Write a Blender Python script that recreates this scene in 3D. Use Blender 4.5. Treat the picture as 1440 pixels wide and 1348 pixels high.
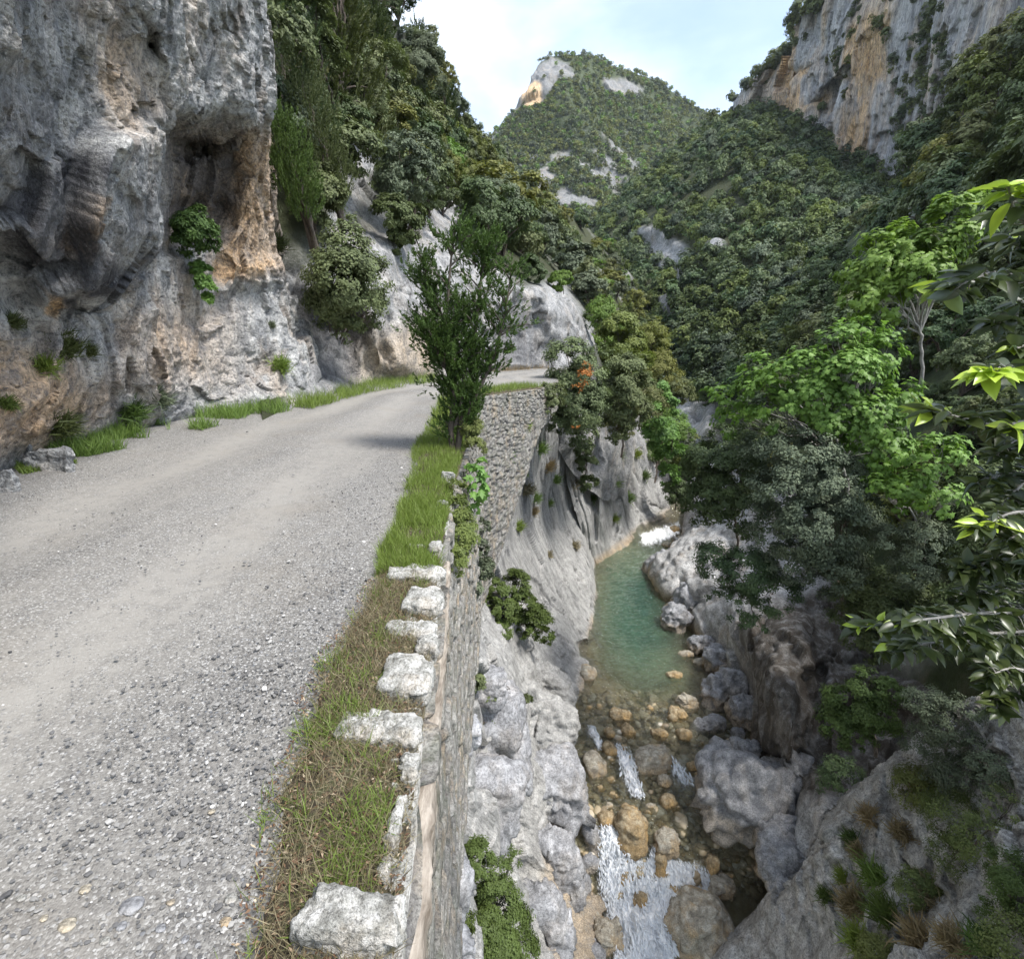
import bpy, math, random
import numpy as np
from math import radians
sc = bpy.context.scene
for o in list(bpy.data.objects): bpy.data.objects.remove(o)
# ------------------------------------------------------------------ camera
PITCH, ROLL, H = radians(15.8), radians(2.5), 1.65
F_ = np.array([0, math.cos(PITCH), -math.sin(PITCH)]); R0 = np.array([1., 0, 0]); U0 = np.array([0, math.sin(PITCH), math.cos(PITCH)])
U_ = math.cos(ROLL)*U0 - math.sin(ROLL)*R0; R_ = math.cos(ROLL)*R0 + math.sin(ROLL)*U0
CAM = np.array([0, 0, H])
cd = bpy.data.cameras.new('camera'); cam = bpy.data.objects.new('camera', cd); sc.collection.objects.link(cam)
cd.sensor_fit = 'HORIZONTAL'; cd.sensor_width = 36; cd.lens = 18; cd.clip_start = .05; cd.clip_end = 6000
from mathutils import Matrix, Vector
M = Matrix.Identity(4)
for i in range(3): M[i][0] = R_[i]; M[i][1] = U_[i]; M[i][2] = -F_[i]; M[i][3] = CAM[i]
cam.matrix_world = M; sc.camera = cam
# ------------------------------------------------------------------ world, sun, exposure
SUN_EL, SUN_AZ = radians(61), radians(122)     # azimuth clockwise from +Y: behind right of the camera
w = bpy.data.worlds.new('World'); sc.world = w; w.use_nodes = True
nt = w.node_tree; nt.nodes.clear()
def N(t, nt, **k):
    n = nt.nodes.new(t)
    for a, b in k.items(): setattr(n, a, b)
    return n
sky = N('ShaderNodeTexSky', nt, sky_type='NISHITA', sun_disc=False, sun_elevation=SUN_EL, sun_rotation=SUN_AZ, air_density=1.0, dust_density=1.5)
tc = N('ShaderNodeTexCoord', nt); mp = N('ShaderNodeMapping', nt); mp.inputs['Scale'].default_value = (1, 1, 2.2); mp.inputs['Location'].default_value = (3.45, .6, .25)
nt.links.new(tc.outputs['Generated'], mp.inputs[0])
nz = N('ShaderNodeTexNoise', nt); nz.inputs['Scale'].default_value = 1.9; nz.inputs['Detail'].default_value = 9; nz.inputs['Roughness'].default_value = .52; nz.inputs['Distortion'].default_value = .25
nt.links.new(mp.outputs[0], nz.inputs['Vector'])
cr = N('ShaderNodeValToRGB', nt); cr.color_ramp.elements[0].position = .38; cr.color_ramp.elements[1].position = .62
nt.links.new(nz.outputs['Fac'], cr.inputs[0])
mr = N('ShaderNodeMapRange', nt); mr.inputs['To Min'].default_value = .22; mr.inputs['To Max'].default_value = 1.0; nt.links.new(cr.outputs[0], mr.inputs['Value'])
nz2 = N('ShaderNodeTexNoise', nt); nz2.inputs['Scale'].default_value = 4.5; nz2.inputs['Detail'].default_value = 6; nt.links.new(mp.outputs[0], nz2.inputs['Vector'])
cc = N('ShaderNodeValToRGB', nt); cc.color_ramp.elements[0].position = .3; cc.color_ramp.elements[1].position = .7
cc.color_ramp.elements[0].color = (2.9, 3.6, 4.7, 1); cc.color_ramp.elements[1].color = (6.0, 6.3, 6.6, 1); nt.links.new(nz2.outputs['Fac'], cc.inputs[0])
mx = N('ShaderNodeMix', nt, data_type='RGBA'); nt.links.new(mr.outputs[0], mx.inputs[0]); nt.links.new(sky.outputs[0], mx.inputs[6]); nt.links.new(cc.outputs[0], mx.inputs[7])
bg = N('ShaderNodeBackground', nt); bg.inputs['Strength'].default_value = .145; nt.links.new(mx.outputs[2], bg.inputs[0])
wo = N('ShaderNodeOutputWorld', nt); nt.links.new(bg.outputs[0], wo.inputs[0])
ld = bpy.data.lights.new('sun', 'SUN'); ld.energy = 2.5; ld.angle = radians(14); ld.color = (1, .975, .94)
sun = bpy.data.objects.new('sun', ld); sc.collection.objects.link(sun)
sd = Vector((math.sin(SUN_AZ)*math.cos(SUN_EL), math.cos(SUN_AZ)*math.cos(SUN_EL), math.sin(SUN_EL)))
sun.rotation_euler = sd.to_track_quat('Z', 'Y').to_euler()
sc.view_settings.view_transform = 'Standard'; sc.view_settings.look = 'None'; sc.view_settings.gamma = 1; sc.view_settings.exposure = 1.15
sc.render.engine = 'CYCLES'; sc.cycles.max_bounces = 6; sc.cycles.diffuse_bounces = 3; sc.cycles.transparent_max_bounces = 12
sc.cycles.caustics_reflective = False; sc.cycles.caustics_refractive = False
# ------------------------------------------------------------------ pixel to point
def ray(x, y):
    x = np.asarray(x, float); y = np.asarray(y, float)
    return F_ + R_*((x-720)/720)[..., None] + U_*((674-y)/720)[..., None]
def gy(x, y, Y):
    d = ray(x, y); return CAM + d*(np.asarray(Y)/d[..., 1])[..., None]
def gz(x, y, z):
    d = ray(x, y); return CAM + d*((np.asarray(z)-H)/d[..., 2])[..., None]
def project(P):
    d = np.asarray(P)-CAM; f = d@F_; return 720+720*(d@R_)/f, 674-720*(d@U_)/f
# ------------------------------------------------------------------ noise
def _h(i, j, k, seed):
    with np.errstate(over='ignore'):
        h = (i.astype(np.int64)*374761393 + j.astype(np.int64)*668265263 + k.astype(np.int64)*2147483647 + seed*1274126177) & 0xffffffff
        h = (h ^ (h >> 13))*1274126177 & 0xffffffff
        h = (h ^ (h >> 16))*2246822519 & 0xffffffff
    return h ^ (h >> 15)
def _f(h, n):
    h = (h*(2654435761+2*n*40503)) & 0xffffffff; h = h ^ (h >> 15); h = (h*(2246822519)) & 0xffffffff
    return ((h ^ (h >> 13)) & 0xffffff)/16777216.
def vnoise(P, seed=0):
    I = np.floor(P).astype(np.int64); f = P-I; f = f*f*f*(f*(f*6-15)+10); r = 0
    for a in (0, 1):
        for b in (0, 1):
            for c in (0, 1):
                wt = (f[:, 0] if a else 1-f[:, 0])*(f[:, 1] if b else 1-f[:, 1])*(f[:, 2] if c else 1-f[:, 2])
                r = r + wt*((_h(I[:, 0]+a, I[:, 1]+b, I[:, 2]+c, seed) & 0xffffff)/16777216.)
    return r*2-1
def fbm(P, octv=5, gain=.5, seed=0, ridge=False):
    r = 0; a = 1; t = 0; P = np.array(P, float)
    for o in range(octv):
        n = vnoise(P, seed+o)
        if ridge: n = 1-2*np.abs(n)
        r = r+a*n; t += a; a *= gain; P = P*2.03+17.3
    return r/t
def chips(P, s, seed=0, n=3):
    r = 0
    for i in range(n):
        W = P+.3*s*np.stack([vnoise(P/s*1.7, seed+40+i), vnoise(P/s*1.7+31, seed+50+i), vnoise(P/s*1.7+57, seed+60+i)], 1)
        f = facet(W, s, .95, .26, seed+i); r = r+(f-f.mean())*.5; P = P@np.array([[.8, .6, 0], [-.6, .8, 0], [0, 0, 1.]])+s*3.1; s = s*.42
    return r
def facet(P, s, tilt=.7, k=.45, seed=0):
    Q = P/s; I = np.floor(Q).astype(np.int64); best = np.full(len(P), -9.)
    for a in (-1, 0, 1):
        for b in (-1, 0, 1):
            for c in (-1, 0, 1):
                C = I+np.array([a, b, c]); h = _h(C[:, 0], C[:, 1], C[:, 2], seed)
                D = Q-(C+np.stack([_f(h, 1), _f(h, 2), _f(h, 3)], 1))
                v = .5*_f(h, 4)+tilt*2*((_f(h, 5)-.5)*D[:, 0]+(_f(h, 6)-.5)*D[:, 1]+(_f(h, 7)-.5)*D[:, 2])-k*(D*D).sum(1)
                best = np.maximum(best, v)
    return (best-.35)*s
def worley(P, seed=0):
    I = np.floor(P).astype(np.int64); f1 = np.full(len(P), 9.); f2 = f1.copy(); idv = np.zeros(len(P))
    for a in (-1, 0, 1):
        for b in (-1, 0, 1):
            for c in (-1, 0, 1):
                C = I+np.array([a, b, c]); h = _h(C[:, 0], C[:, 1], C[:, 2], seed)
                D = P-(C+np.stack([_f(h, 1), _f(h, 2), _f(h, 3)], 1)); d = np.sqrt((D*D).sum(1))
                m = d < f1; f2 = np.where(m, f1, np.minimum(f2, d)); idv = np.where(m, _f(h, 8), idv); f1 = np.where(m, d, f1)
    return f1, f2, idv
def sstep(a, b, x): t = np.clip((x-a)/(b-a), 0, 1); return t*t*(3-2*t)
def poly_mask(px, py, pts, soft):
    pts = np.array(pts, float); n = len(pts); ins = np.zeros(px.shape, bool); dm = np.full(px.shape, 1e9)
    for i in range(n):
        x1, y1 = pts[i]; x2, y2 = pts[(i+1) % n]
        c = ((y1 > py) != (y2 > py)); xx = (x2-x1)*(py-y1)/((y2-y1) if y2 != y1 else 1e-9)+x1
        ins ^= c & (px < xx)
        L = (x2-x1)**2+(y2-y1)**2+1e-9; t = np.clip(((px-x1)*(x2-x1)+(py-y1)*(y2-y1))/L, 0, 1)
        dm = np.minimum(dm, np.hypot(px-x1-t*(x2-x1), py-y1-t*(y2-y1)))
    return sstep(-soft, soft, np.where(ins, dm, -dm))
# ------------------------------------------------------------------ mesh and object helpers
COL = sc.collection
def mesh_np(name, V, Fq, mats, attrs=None, smooth=True, midx=None):
    """V (n,3); Fq list of arrays of faces (m,k) with k corners each"""
    me = bpy.data.meshes.new(name); V = np.asarray(V, np.float32)
    me.vertices.add(len(V)); me.vertices.foreach_set('co', V.ravel())
    Fq = [f for f in Fq if len(f)]
    loops = np.concatenate([f.ravel() for f in Fq]).astype(np.int32)
    tot = np.concatenate([np.full(len(f), f.shape[1], np.int32) for f in Fq]); start = np.concatenate([[0], np.cumsum(tot)[:-1]]).astype(np.int32)
    me.loops.add(len(loops)); me.loops.foreach_set('vertex_index', loops)
    me.polygons.add(len(tot)); me.polygons.foreach_set('loop_start', start); me.polygons.foreach_set('loop_total', tot)
    me.polygons.foreach_set('use_smooth', np.full(len(tot), smooth))
    if midx is not None: me.polygons.foreach_set('material_index', np.asarray(midx, np.int32))
    for m in (mats if isinstance(mats, (list, tuple)) else [mats]): me.materials.append(m)
    for k, a in (attrs or {}).items():
        at = me.attributes.new(k, 'FLOAT', 'POINT'); a = np.asarray(a, np.float32); at.data.foreach_set('value', np.ascontiguousarray(np.broadcast_to(a if a.ndim == 0 else (a.ravel() if a.size == len(V) else a.ravel()[:1]), len(V))))
    me.update(); me.validate(); return me
def link(name, me, parent=None, loc=None):
    o = bpy.data.objects.new(name, me); COL.objects.link(o)
    if parent: o.parent = parent
    if loc is not None: o.location = loc
    return o
def tag(o, label=None, cat=None, group=None, kind=None):
    if label: o['label'] = label
    if cat: o['category'] = cat
    if group: o['group'] = group
    if kind: o['kind'] = kind
    return o
def grid_faces(nr, nc):
    i = np.arange(nr*nc).reshape(nr, nc); return np.stack([i[:-1, :-1], i[:-1, 1:], i[1:, 1:], i[1:, :-1]], -1).reshape(-1, 4)
def catmull(A, n_per):
    """A (k, ...) control along axis 0; n_per: samples for each segment"""
    k = len(A); out = []
    for i in range(k-1):
        p1, p2 = A[i], A[i+1]; p0 = A[i-1] if i else 2*p1-p2; p3 = A[i+2] if i+2 < k else 2*p2-p1
        n = n_per[i]; t = np.arange(n)/n
        if i == k-2: t = np.append(t, 1.)
        t = t.reshape((-1,)+(1,)*(A.ndim-1))
        out.append(.5*((2*p1)+(-p0+p2)*t+(2*p0-5*p1+4*p2-p3)*t*t+(-p0+3*p1-3*p2+p3)*t**3))
    return np.concatenate(out, 0)
def node(n):
    if len(n) == 4: p = gz(n[0], n[1], n[3]); return (n[0], n[1], p[1])       # (px,py,'z',z)
    return n
def loft(rows, step=3.0, lim=400):
    A = np.array([[node(n) for n in r] for r in rows], float); A[..., 2] = 1/A[..., 2]
    def cnt(A, ax):
        W = gy(A[..., 0], A[..., 1], 1/A[..., 2]); Ym = np.moveaxis(1/A[..., 2], ax, 0)[:-1]; Ym = np.moveaxis(Ym, 0, ax)
        d = np.maximum(np.hypot(np.diff(A[..., 0], axis=ax), np.diff(A[..., 1], axis=ax)), np.linalg.norm(np.diff(W, axis=ax), axis=-1)/(Ym+1)*300); d = d.mean(axis=1-ax)
        return [max(2, min(lim, int(x/step))) for x in d]
    nr = cnt(A, 0); nc = cnt(A, 1)
    A = catmull(A, nr); A = np.swapaxes(catmull(np.swapaxes(A, 0, 1), nc), 0, 1)
    return A[..., 0], A[..., 1], 1/A[..., 2]
def unit_(v): return v/(np.linalg.norm(v, axis=-1, keepdims=True)+1e-9)
class Relief:
    def __init__(s, rows, step=3.0, feats=()):
        s.px, s.py, s.Y = loft(rows, step)
        for pts, soft, dY in feats: s.Y = s.Y+dY*poly_mask(s.px, s.py, pts, soft)
        s.base = gy(s.px, s.py, s.Y); s.shape = s.px.shape; s.normals()
    def normals(s):
        P = s.base; a = np.gradient(P, axis=0); b = np.gradient(P, axis=1); n = np.cross(a, b); n /= (np.linalg.norm(n, axis=-1, keepdims=True)+1e-9)
        f = np.sign(((CAM-P)*n).sum(-1, keepdims=True)); f[f == 0] = 1; s.n = n*(np.sign(np.median(f)) if abs(np.mean(f)) > .2 else f)
        for _ in range(3):
            m = s.n.copy(); m[1:-1, 1:-1] = (s.n[1:-1, 1:-1]*2+s.n[:-2, 1:-1]+s.n[2:, 1:-1]+s.n[1:-1, :-2]+s.n[1:-1, 2:]); s.n = m/(np.linalg.norm(m, axis=-1, keepdims=True)+1e-9)
    def flat(s): return s.base.reshape(-1, 3)
    def displace(s, h):
        st = np.zeros(s.shape); dc = np.linalg.norm(np.diff(s.base, axis=1), axis=-1); dr = np.linalg.norm(np.diff(s.base, axis=0), axis=-1); st[:, 1:] = dc; st[1:] = np.maximum(st[1:], dr)
        lim = np.median(st/s.Y)*s.Y; at_ = 1-.85*sstep(2.2, 7., st/lim); h = h.reshape(s.shape); hs = h.copy()
        for _ in range(10): hs[1:-1, 1:-1] = (hs[1:-1, 1:-1]+hs[:-2, 1:-1]+hs[2:, 1:-1]+hs[1:-1, :-2]+hs[1:-1, 2:])/5
        at_[1:-1, 1:-1] = (at_[1:-1, 1:-1]+at_[:-2, 1:-1]+at_[2:, 1:-1]+at_[1:-1, :-2]+at_[1:-1, 2:])/5
        jh = np.zeros(s.shape); jh[:, 1:] = np.abs(np.diff(h, axis=1)); jh[1:] = np.maximum(jh[1:], np.abs(np.diff(h, axis=0))); jm = 1-.9*sstep(3.5, 9., jh/lim)
        for _ in range(3): jm[1:-1, 1:-1] = np.minimum(jm[1:-1, 1:-1], (jm[1:-1, 1:-1]+jm[:-2, 1:-1]+jm[2:, 1:-1]+jm[1:-1, :-2]+jm[1:-1, 2:])/5)
        h = hs+(h-hs)*np.minimum(at_, jm); d = unit_(s.n*.45+unit_(CAM-s.base)*.6); s.P = s.base+d*h.reshape(s.shape)[..., None]; return s
    def build(s, name, mat, attrs=None, smooth=True):
        me = mesh_np(name, s.P.reshape(-1, 3), [grid_faces(*s.shape)], mat, attrs, smooth)
        return tag(link(name, me), kind='structure')
# ------------------------------------------------------------------ node materials
class G:
    def __init__(s, name):
        s.m = bpy.data.materials.new(name); s.m.use_nodes = True; s.nt = s.m.node_tree; s.nt.nodes.clear(); s.L = s.nt.links
        s.out = N('ShaderNodeOutputMaterial', s.nt); s.tc = N('ShaderNodeTexCoord', s.nt)
    def inp(s, n, k, v):
        if v is None: return
        if hasattr(v, 'is_output') or isinstance(v, bpy.types.NodeSocket): s.L.new(v, n.inputs[k])
        else: n.inputs[k].default_value = v
    def map(s, scale=(1, 1, 1), rot=(0, 0, 0), vec=None):
        n = N('ShaderNodeMapping', s.nt); s.L.new(vec or s.tc.outputs['Object'], n.inputs[0]); n.inputs['Scale'].default_value = scale; n.inputs['Rotation'].default_value = rot; return n.outputs[0]
    def noise(s, scale, detail=6, rough=.55, vec=None, dist=0):
        n = N('ShaderNodeTexNoise', s.nt); s.inp(n, 'Vector', vec or s.tc.outputs['Object']); s.inp(n, 'Scale', scale); s.inp(n, 'Detail', detail); s.inp(n, 'Roughness', rough); s.inp(n, 'Distortion', dist); return n.outputs['Fac']
    def vor(s, scale, feature='F1', vec=None, out='Distance'):
        n = N('ShaderNodeTexVoronoi', s.nt, feature=feature); s.inp(n, 'Vector', vec or s.tc.outputs['Object']); s.inp(n, 'Scale', scale); return n.outputs[out]
    def ramp(s, v, *st):
        n = N('ShaderNodeValToRGB', s.nt); s.L.new(v, n.inputs[0]); e = n.color_ramp.elements
        while len(e) < len(st): e.new(.5)
        for i, (p, c) in enumerate(st):
            e[i].position = p; c = (c, c, c) if isinstance(c, (int, float)) else c; e[i].color = (*c, 1)
        return n.outputs[0]
    def mix(s, f, a, b, mode='MIX'):
        n = N('ShaderNodeMix', s.nt, data_type='RGBA', blend_type=mode)
        s.inp(n, 0, f)
        for k, v in ((6, a), (7, b)):
            if isinstance(v, tuple): v = (*v[:3], 1)
            s.inp(n, k, v)
        return n.outputs[2]
    def math(s, op, a, b=None, c=None):
        n = N('ShaderNodeMath', s.nt, operation=op); s.inp(n, 0, a)
        if b is not None: s.inp(n, 1, b)
        if c is not None: s.inp(n, 2, c)
        return n.outputs[0]
    def attr(s, k): return N('ShaderNodeAttribute', s.nt, attribute_name=k).outputs['Fac']
    def rnd(s): return N('ShaderNodeObjectInfo', s.nt).outputs['Random']
    def bump(s, h, st, dist, prev=None):
        n = N('ShaderNodeBump', s.nt); s.inp(n, 'Height', h); s.inp(n, 'Strength', st); s.inp(n, 'Distance', dist)
        if prev: s.L.new(prev, n.inputs['Normal'])
        return n.outputs[0]
    def bsdf(s, col, rough=.8, nrm=None, spec=.3):
        n = N('ShaderNodeBsdfPrincipled', s.nt)
        if isinstance(col, tuple): col = (*col[:3], 1)
        s.inp(n, 'Base Color', col); s.inp(n, 'Roughness', rough); s.inp(n, 'Specular IOR Level', spec)
        if nrm: s.L.new(nrm, n.inputs['Normal'])
        return n.outputs[0]
    def end(s, sh): s.L.new(sh, s.out.inputs[0]); return s.m

def Rdir(d):
    z = np.array(d, float); z /= np.linalg.norm(z); x = np.cross([0, 0, 1.], z); x /= np.linalg.norm(x); return np.stack([x, np.cross(z, x), z])
SLAB = Rdir((.26, .44, -.86))
def rock_mat(name, s=1., dark=(.14, .145, .155), mid=(.30, .30, .30), light=(.52, .51, .49), warm=(.50, .30, .15), str_scale=(1, 1, 1), str_rot=(0, 0, 0), bump=.6, spots=.5, crack=.35, warmbase=.12, moss=None, streak_shade=(.07, .07, .08)):
    g = G(name); v = g.map((1, 1, 1), str_rot) if str_rot != (0, 0, 0) else None; v = g.map(str_scale, vec=v)
    n1 = g.noise(.55/s, 4, .6, v); n2 = g.noise(2.6/s, 8, .70, v, .3); n3 = g.noise(19/s, 4, .7, v); n5 = g.noise(55/s, 3, .7, v); n4 = g.noise(1.3/s, 5, .6, g.map((1, 1, .45)))
    c = g.ramp(n2, (.30, dark), (.47, mid), (.60, light), (.72, tuple(min(.8, x*1.25) for x in light)))
    c = g.mix(g.math('MULTIPLY', g.ramp(n1, (.40, 0), (.62, 1)), .55), c, g.mix(.5, c, dark))
    wm = g.math('MULTIPLY', g.ramp(n4, (.5, 0), (.68, 1)), warmbase*3)
    wa = g.math('MULTIPLY', g.attr('stain'), g.ramp(n2, (.28, 0.1), (.52, 1)))
    wf = g.math('MINIMUM', g.math('ADD', wm, wa), .92)
    c = g.mix(wf, c, g.mix(g.ramp(n3, (.35, 0), (.65, 1)), warm, tuple(min(.7, x*1.45) for x in warm)))
    ns = g.noise(3.2/s, 4, .6, g.map((1, 1, .12)))
    c = g.mix(g.math('MULTIPLY', g.attr('dark'), g.ramp(ns, (.30, .45), (.55, 1))), c, streak_shade)
    c = g.mix(1., c, g.ramp(g.math('ADD', g.math('MULTIPLY', n3, .6), g.math('MULTIPLY', n5, .4)), (.38, .50), (.5, 1.), (.62, 1.38)), 'MULTIPLY')
    sp = g.ramp(n3, (.34, 1), (.43, 0)); c = g.mix(g.math('MULTIPLY', sp, spots), c, dark)
    sp2 = g.ramp(g.noise(9/s, 5, .75, v), (.60, 0), (.70, 1)); c = g.mix(g.math('MULTIPLY', sp2, spots*.7), c, tuple(min(.8, x*1.35) for x in light))
    if moss:
        c = g.mix(g.math('MULTIPLY', g.ramp(g.noise(1.7/s, 8, .7), (.5, 0), (.62, 1)), moss), c, (.055, .075, .025))
    ck = g.vor(1.1/s, 'DISTANCE_TO_EDGE', g.mix(.25, v, N_col(g, 2.2/s, v), 'LINEAR_LIGHT'))
    ckm = g.ramp(ck, (0, 1), (.035, 0)); c = g.mix(g.math('MULTIPLY', ckm, crack), c, tuple(x*.45 for x in dark))
    h = g.math('ADD', g.math('ADD', g.math('MULTIPLY', n2, .9), g.math('MULTIPLY', n3, .42)), g.math('MULTIPLY', n5, .14)); h = g.math('SUBTRACT', h, g.math('MULTIPLY', ckm, crack*.25))
    nr = g.bump(h, bump, .16*s)
    return g.end(g.bsdf(c, .85, nr, .25))
def N_col(g, sc_, v):
    n = N('ShaderNodeTexNoise', g.nt); g.inp(n, 'Vector', v); g.inp(n, 'Scale', sc_); g.inp(n, 'Detail', 4.); return n.outputs['Color']
def leaf_mat(name, lo, hi, trans=.3, rough=.5, spec=.4, tip=None, var=.6, under=None, tipcol=None):
    g = G(name); t = g.attr('tint')
    c = g.mix(t, lo, hi)
    if tip: c = g.mix(g.attr('young'), c, tip)
    c = g.mix(g.math('MULTIPLY', g.rnd(), var), c, tuple(x*y for x, y in zip(c_avg(lo, hi), (1.5, 1.05, .75))))
    if under:
        gm = N('ShaderNodeNewGeometry', g.nt); c2 = g.mix(g.math('MULTIPLY', gm.outputs['Backfacing'], .65), c, under)
    else: c2 = c
    b = g.bsdf(c2, rough, None, spec); tr = N('ShaderNodeBsdfTranslucent', g.nt); g.L.new(g.mix(.4, c, g.mix(1, c, (1.3, 1.5, .5), 'MULTIPLY')), tr.inputs[0])
    ms = N('ShaderNodeMixShader', g.nt); ms.inputs[0].default_value = trans; g.L.new(b, ms.inputs[1]); g.L.new(tr.outputs[0], ms.inputs[2])
    return g.end(ms.outputs[0])
def c_avg(a, b): return tuple((x+y)/2 for x, y in zip(a, b))
def simple_mat(name, a, b, scale, bump=.4, dist=.01, rough=.85, sc3=(1, 1, 1)):
    g = G(name); n = g.noise(scale, 8, .65, g.map(sc3)); return g.end(g.bsdf(g.mix(g.ramp(n, (.35, 0), (.65, 1)), a, b), rough, g.bump(n, bump, dist)))

M_cliff = rock_mat('limestone_cliff', 1.0, (.16, .165, .175), (.40, .40, .395), (.62, .61, .585), (.50, .33, .19), bump=.9, spots=.55, crack=.35, warmbase=.10)
M_cliff2 = rock_mat('limestone_roadside', 1.6, (.16, .165, .17), (.40, .40, .39), (.60, .59, .57), (.45, .33, .2), bump=.7, crack=.4, warmbase=.06)
M_slab = rock_mat('smooth_slab', 1.2, (.20, .197, .19), (.35, .343, .325), (.46, .45, .425), (.33, .25, .16), (1.9, 1.9, .22), tuple(Matrix(SLAB.tolist()).to_euler('XYZ')), bump=.42, spots=.5, crack=.12, warmbase=.01)
M_near = rock_mat('river_worn_rock', 1.1, (.15, .15, .155), (.28, .28, .285), (.44, .44, .45), (.36, .26, .14), bump=.35, spots=.35, crack=.15, warmbase=.05)
M_right = rock_mat('rough_pale_rock', .9, (.20, .19, .17), (.52, .50, .465), (.76, .74, .70), (.40, .30, .18), bump=1.0, spots=.6, crack=.3, warmbase=.06, moss=.14)
M_brown = rock_mat('brown_shaded_rock', 1.4, (.13, .12, .105), (.24, .22, .195), (.36, .335, .30), (.30, .2, .1), bump=.5, spots=.5, crack=.2)
M_far = rock_mat('far_cliff_rock', 7., (.20, .20, .21), (.40, .40, .41), (.58, .57, .56), (.56, .34, .18), (1, 1, .16), bump=1., spots=.7, crack=.3, warmbase=.12, moss=.1)
M_peak = rock_mat('peak_rock', 25., (.22, .22, .22), (.42, .42, .41), (.60, .59, .57), (.55, .34, .2), (1, 1, .5), bump=.8, spots=.4, crack=.1, warmbase=.05)
M_stone = rock_mat('lichened_stone', .22, (.10, .095, .08), (.38, .37, .335), (.66, .64, .60), (.38, .27, .15), bump=.8, spots=.6, crack=0, warmbase=.08)
M_boulder = rock_mat('river_boulder', .6, (.17, .15, .12), (.36, .32, .25), (.54, .50, .41), (.38, .26, .13), bump=.5, spots=.4, crack=.05, warmbase=.22)
M_ochre = rock_mat('ochre_wet_boulder', .6, (.13, .10, .055), (.32, .24, .14), (.48, .40, .27), (.38, .25, .11), bump=.4, spots=.3, crack=.05, warmbase=.3)
M_grey = rock_mat('grey_boulder', .9, (.13, .13, .135), (.25, .25, .255), (.38, .375, .37), (.30, .24, .16), bump=.4, spots=.35, crack=.08, warmbase=.08)
M_wall = rock_mat('masonry_stone', .3, (.12, .11, .095), (.26, .245, .22), (.42, .40, .36), (.36, .26, .15), bump=.8, spots=.5, crack=0, warmbase=.15, moss=.35)
def forest_floor():
    g = G('forest_floor'); n = g.noise(.5, 8, .7); c = g.ramp(n, (.35, (.02, .03, .012)), (.55, (.045, .06, .022)), (.7, (.09, .085, .05)))
    rk = g.ramp(g.noise(1.2, 9, .7), (.35, (.2, .2, .19)), (.65, (.52, .51, .48)))
    c = g.mix(g.attr('rock'), c, rk); return g.end(g.bsdf(c, .9, g.bump(n, .8, .4)))
M_floor = forest_floor()
# ------------------------------------------------------------------ the ground, the road
g = G('ground_earth'); me = mesh_np('ground', [(-1400, -1200, -60), (1400, -1200, -60), (1400, 1700, -60), (-1400, 1700, -60)], [np.array([[0, 1, 2, 3]])], g.end(g.bsdf(g.mix(g.noise(.01), (.03, .05, .02), (.08, .09, .05)), .9)))
tag(link('ground', me), kind='structure')
EDGE = np.array([(-.24, -4.), (-.25, .4), (-.26, .98), (-.29, 1.3), (-.34, 1.75), (-.40, 2.5), (-.53, 3.65), (-.65, 5.55), (-.76, 9.2), (-.98, 14.1), (.85, 17.1), (1.5, 20.), (2.4, 26.), (5., 36.)])
LEFT = np.array([(-9., -4), (-8.5, 3), (-7.5, 8), (-7., 11), (-6.6, 15), (-5.0, 19.5), (-3.5, 23.6), (-.6, 28), (2.5, 36)])
def edgeX(y): return np.interp(y, EDGE[:, 1], EDGE[:, 0])
ys = np.concatenate([np.arange(-3, 8, .03), np.arange(8, 35, .12)]); us = np.linspace(0, 1, 260)
Yg, Ug = np.meshgrid(ys, us, indexing='ij'); xl = np.interp(Yg, LEFT[:, 1], LEFT[:, 0]); xr = edgeX(Yg); Xg = xl+(xr-xl)*Ug
Pg = np.stack([Xg, Yg, 0*Xg], -1).reshape(-1, 3); hz = .018*fbm(Pg*1.1, 5, seed=3)+.004*fbm(Pg*14, 3, seed=9); 
roadL = np.array([(-5.0, -4), (-5.1, 4.8), (-5.2, 5.9), (-5.3, 8), (-4.7, 10.3), (-4.8, 11.8), (-4.5, 14.7), (-3.2, 18.6), (-1.4, 22.6), (1.4, 27), (4, 36)])
roadR = np.array([(-.62, -4), (-.65, .97), (-.74, 1.38), (-.83, 2.15), (-.89, 3.45), (-1.04, 4.97), (-1.35, 7.8), (-1.9, 13.1), (-.77, 15.7), (1.2, 20.), (2.2, 26), (4.8, 36)])
rl = np.interp(Pg[:, 1], roadL[:, 1], roadL[:, 0]); rr = np.interp(Pg[:, 1], roadR[:, 1], roadR[:, 0]); uu = (Pg[:, 0]-rl)/(rr-rl)
wob = .05*fbm(Pg*.6, 3, seed=5)
track = 1.2*np.exp(-((uu-.30+wob)/.13)**2)+1.25*np.exp(-((uu-.70+wob)/.12)**2)
Pg[:, 2] = hz-.02*track+.02*np.exp(-((uu-.5)/.1)**2)-.006
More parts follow.
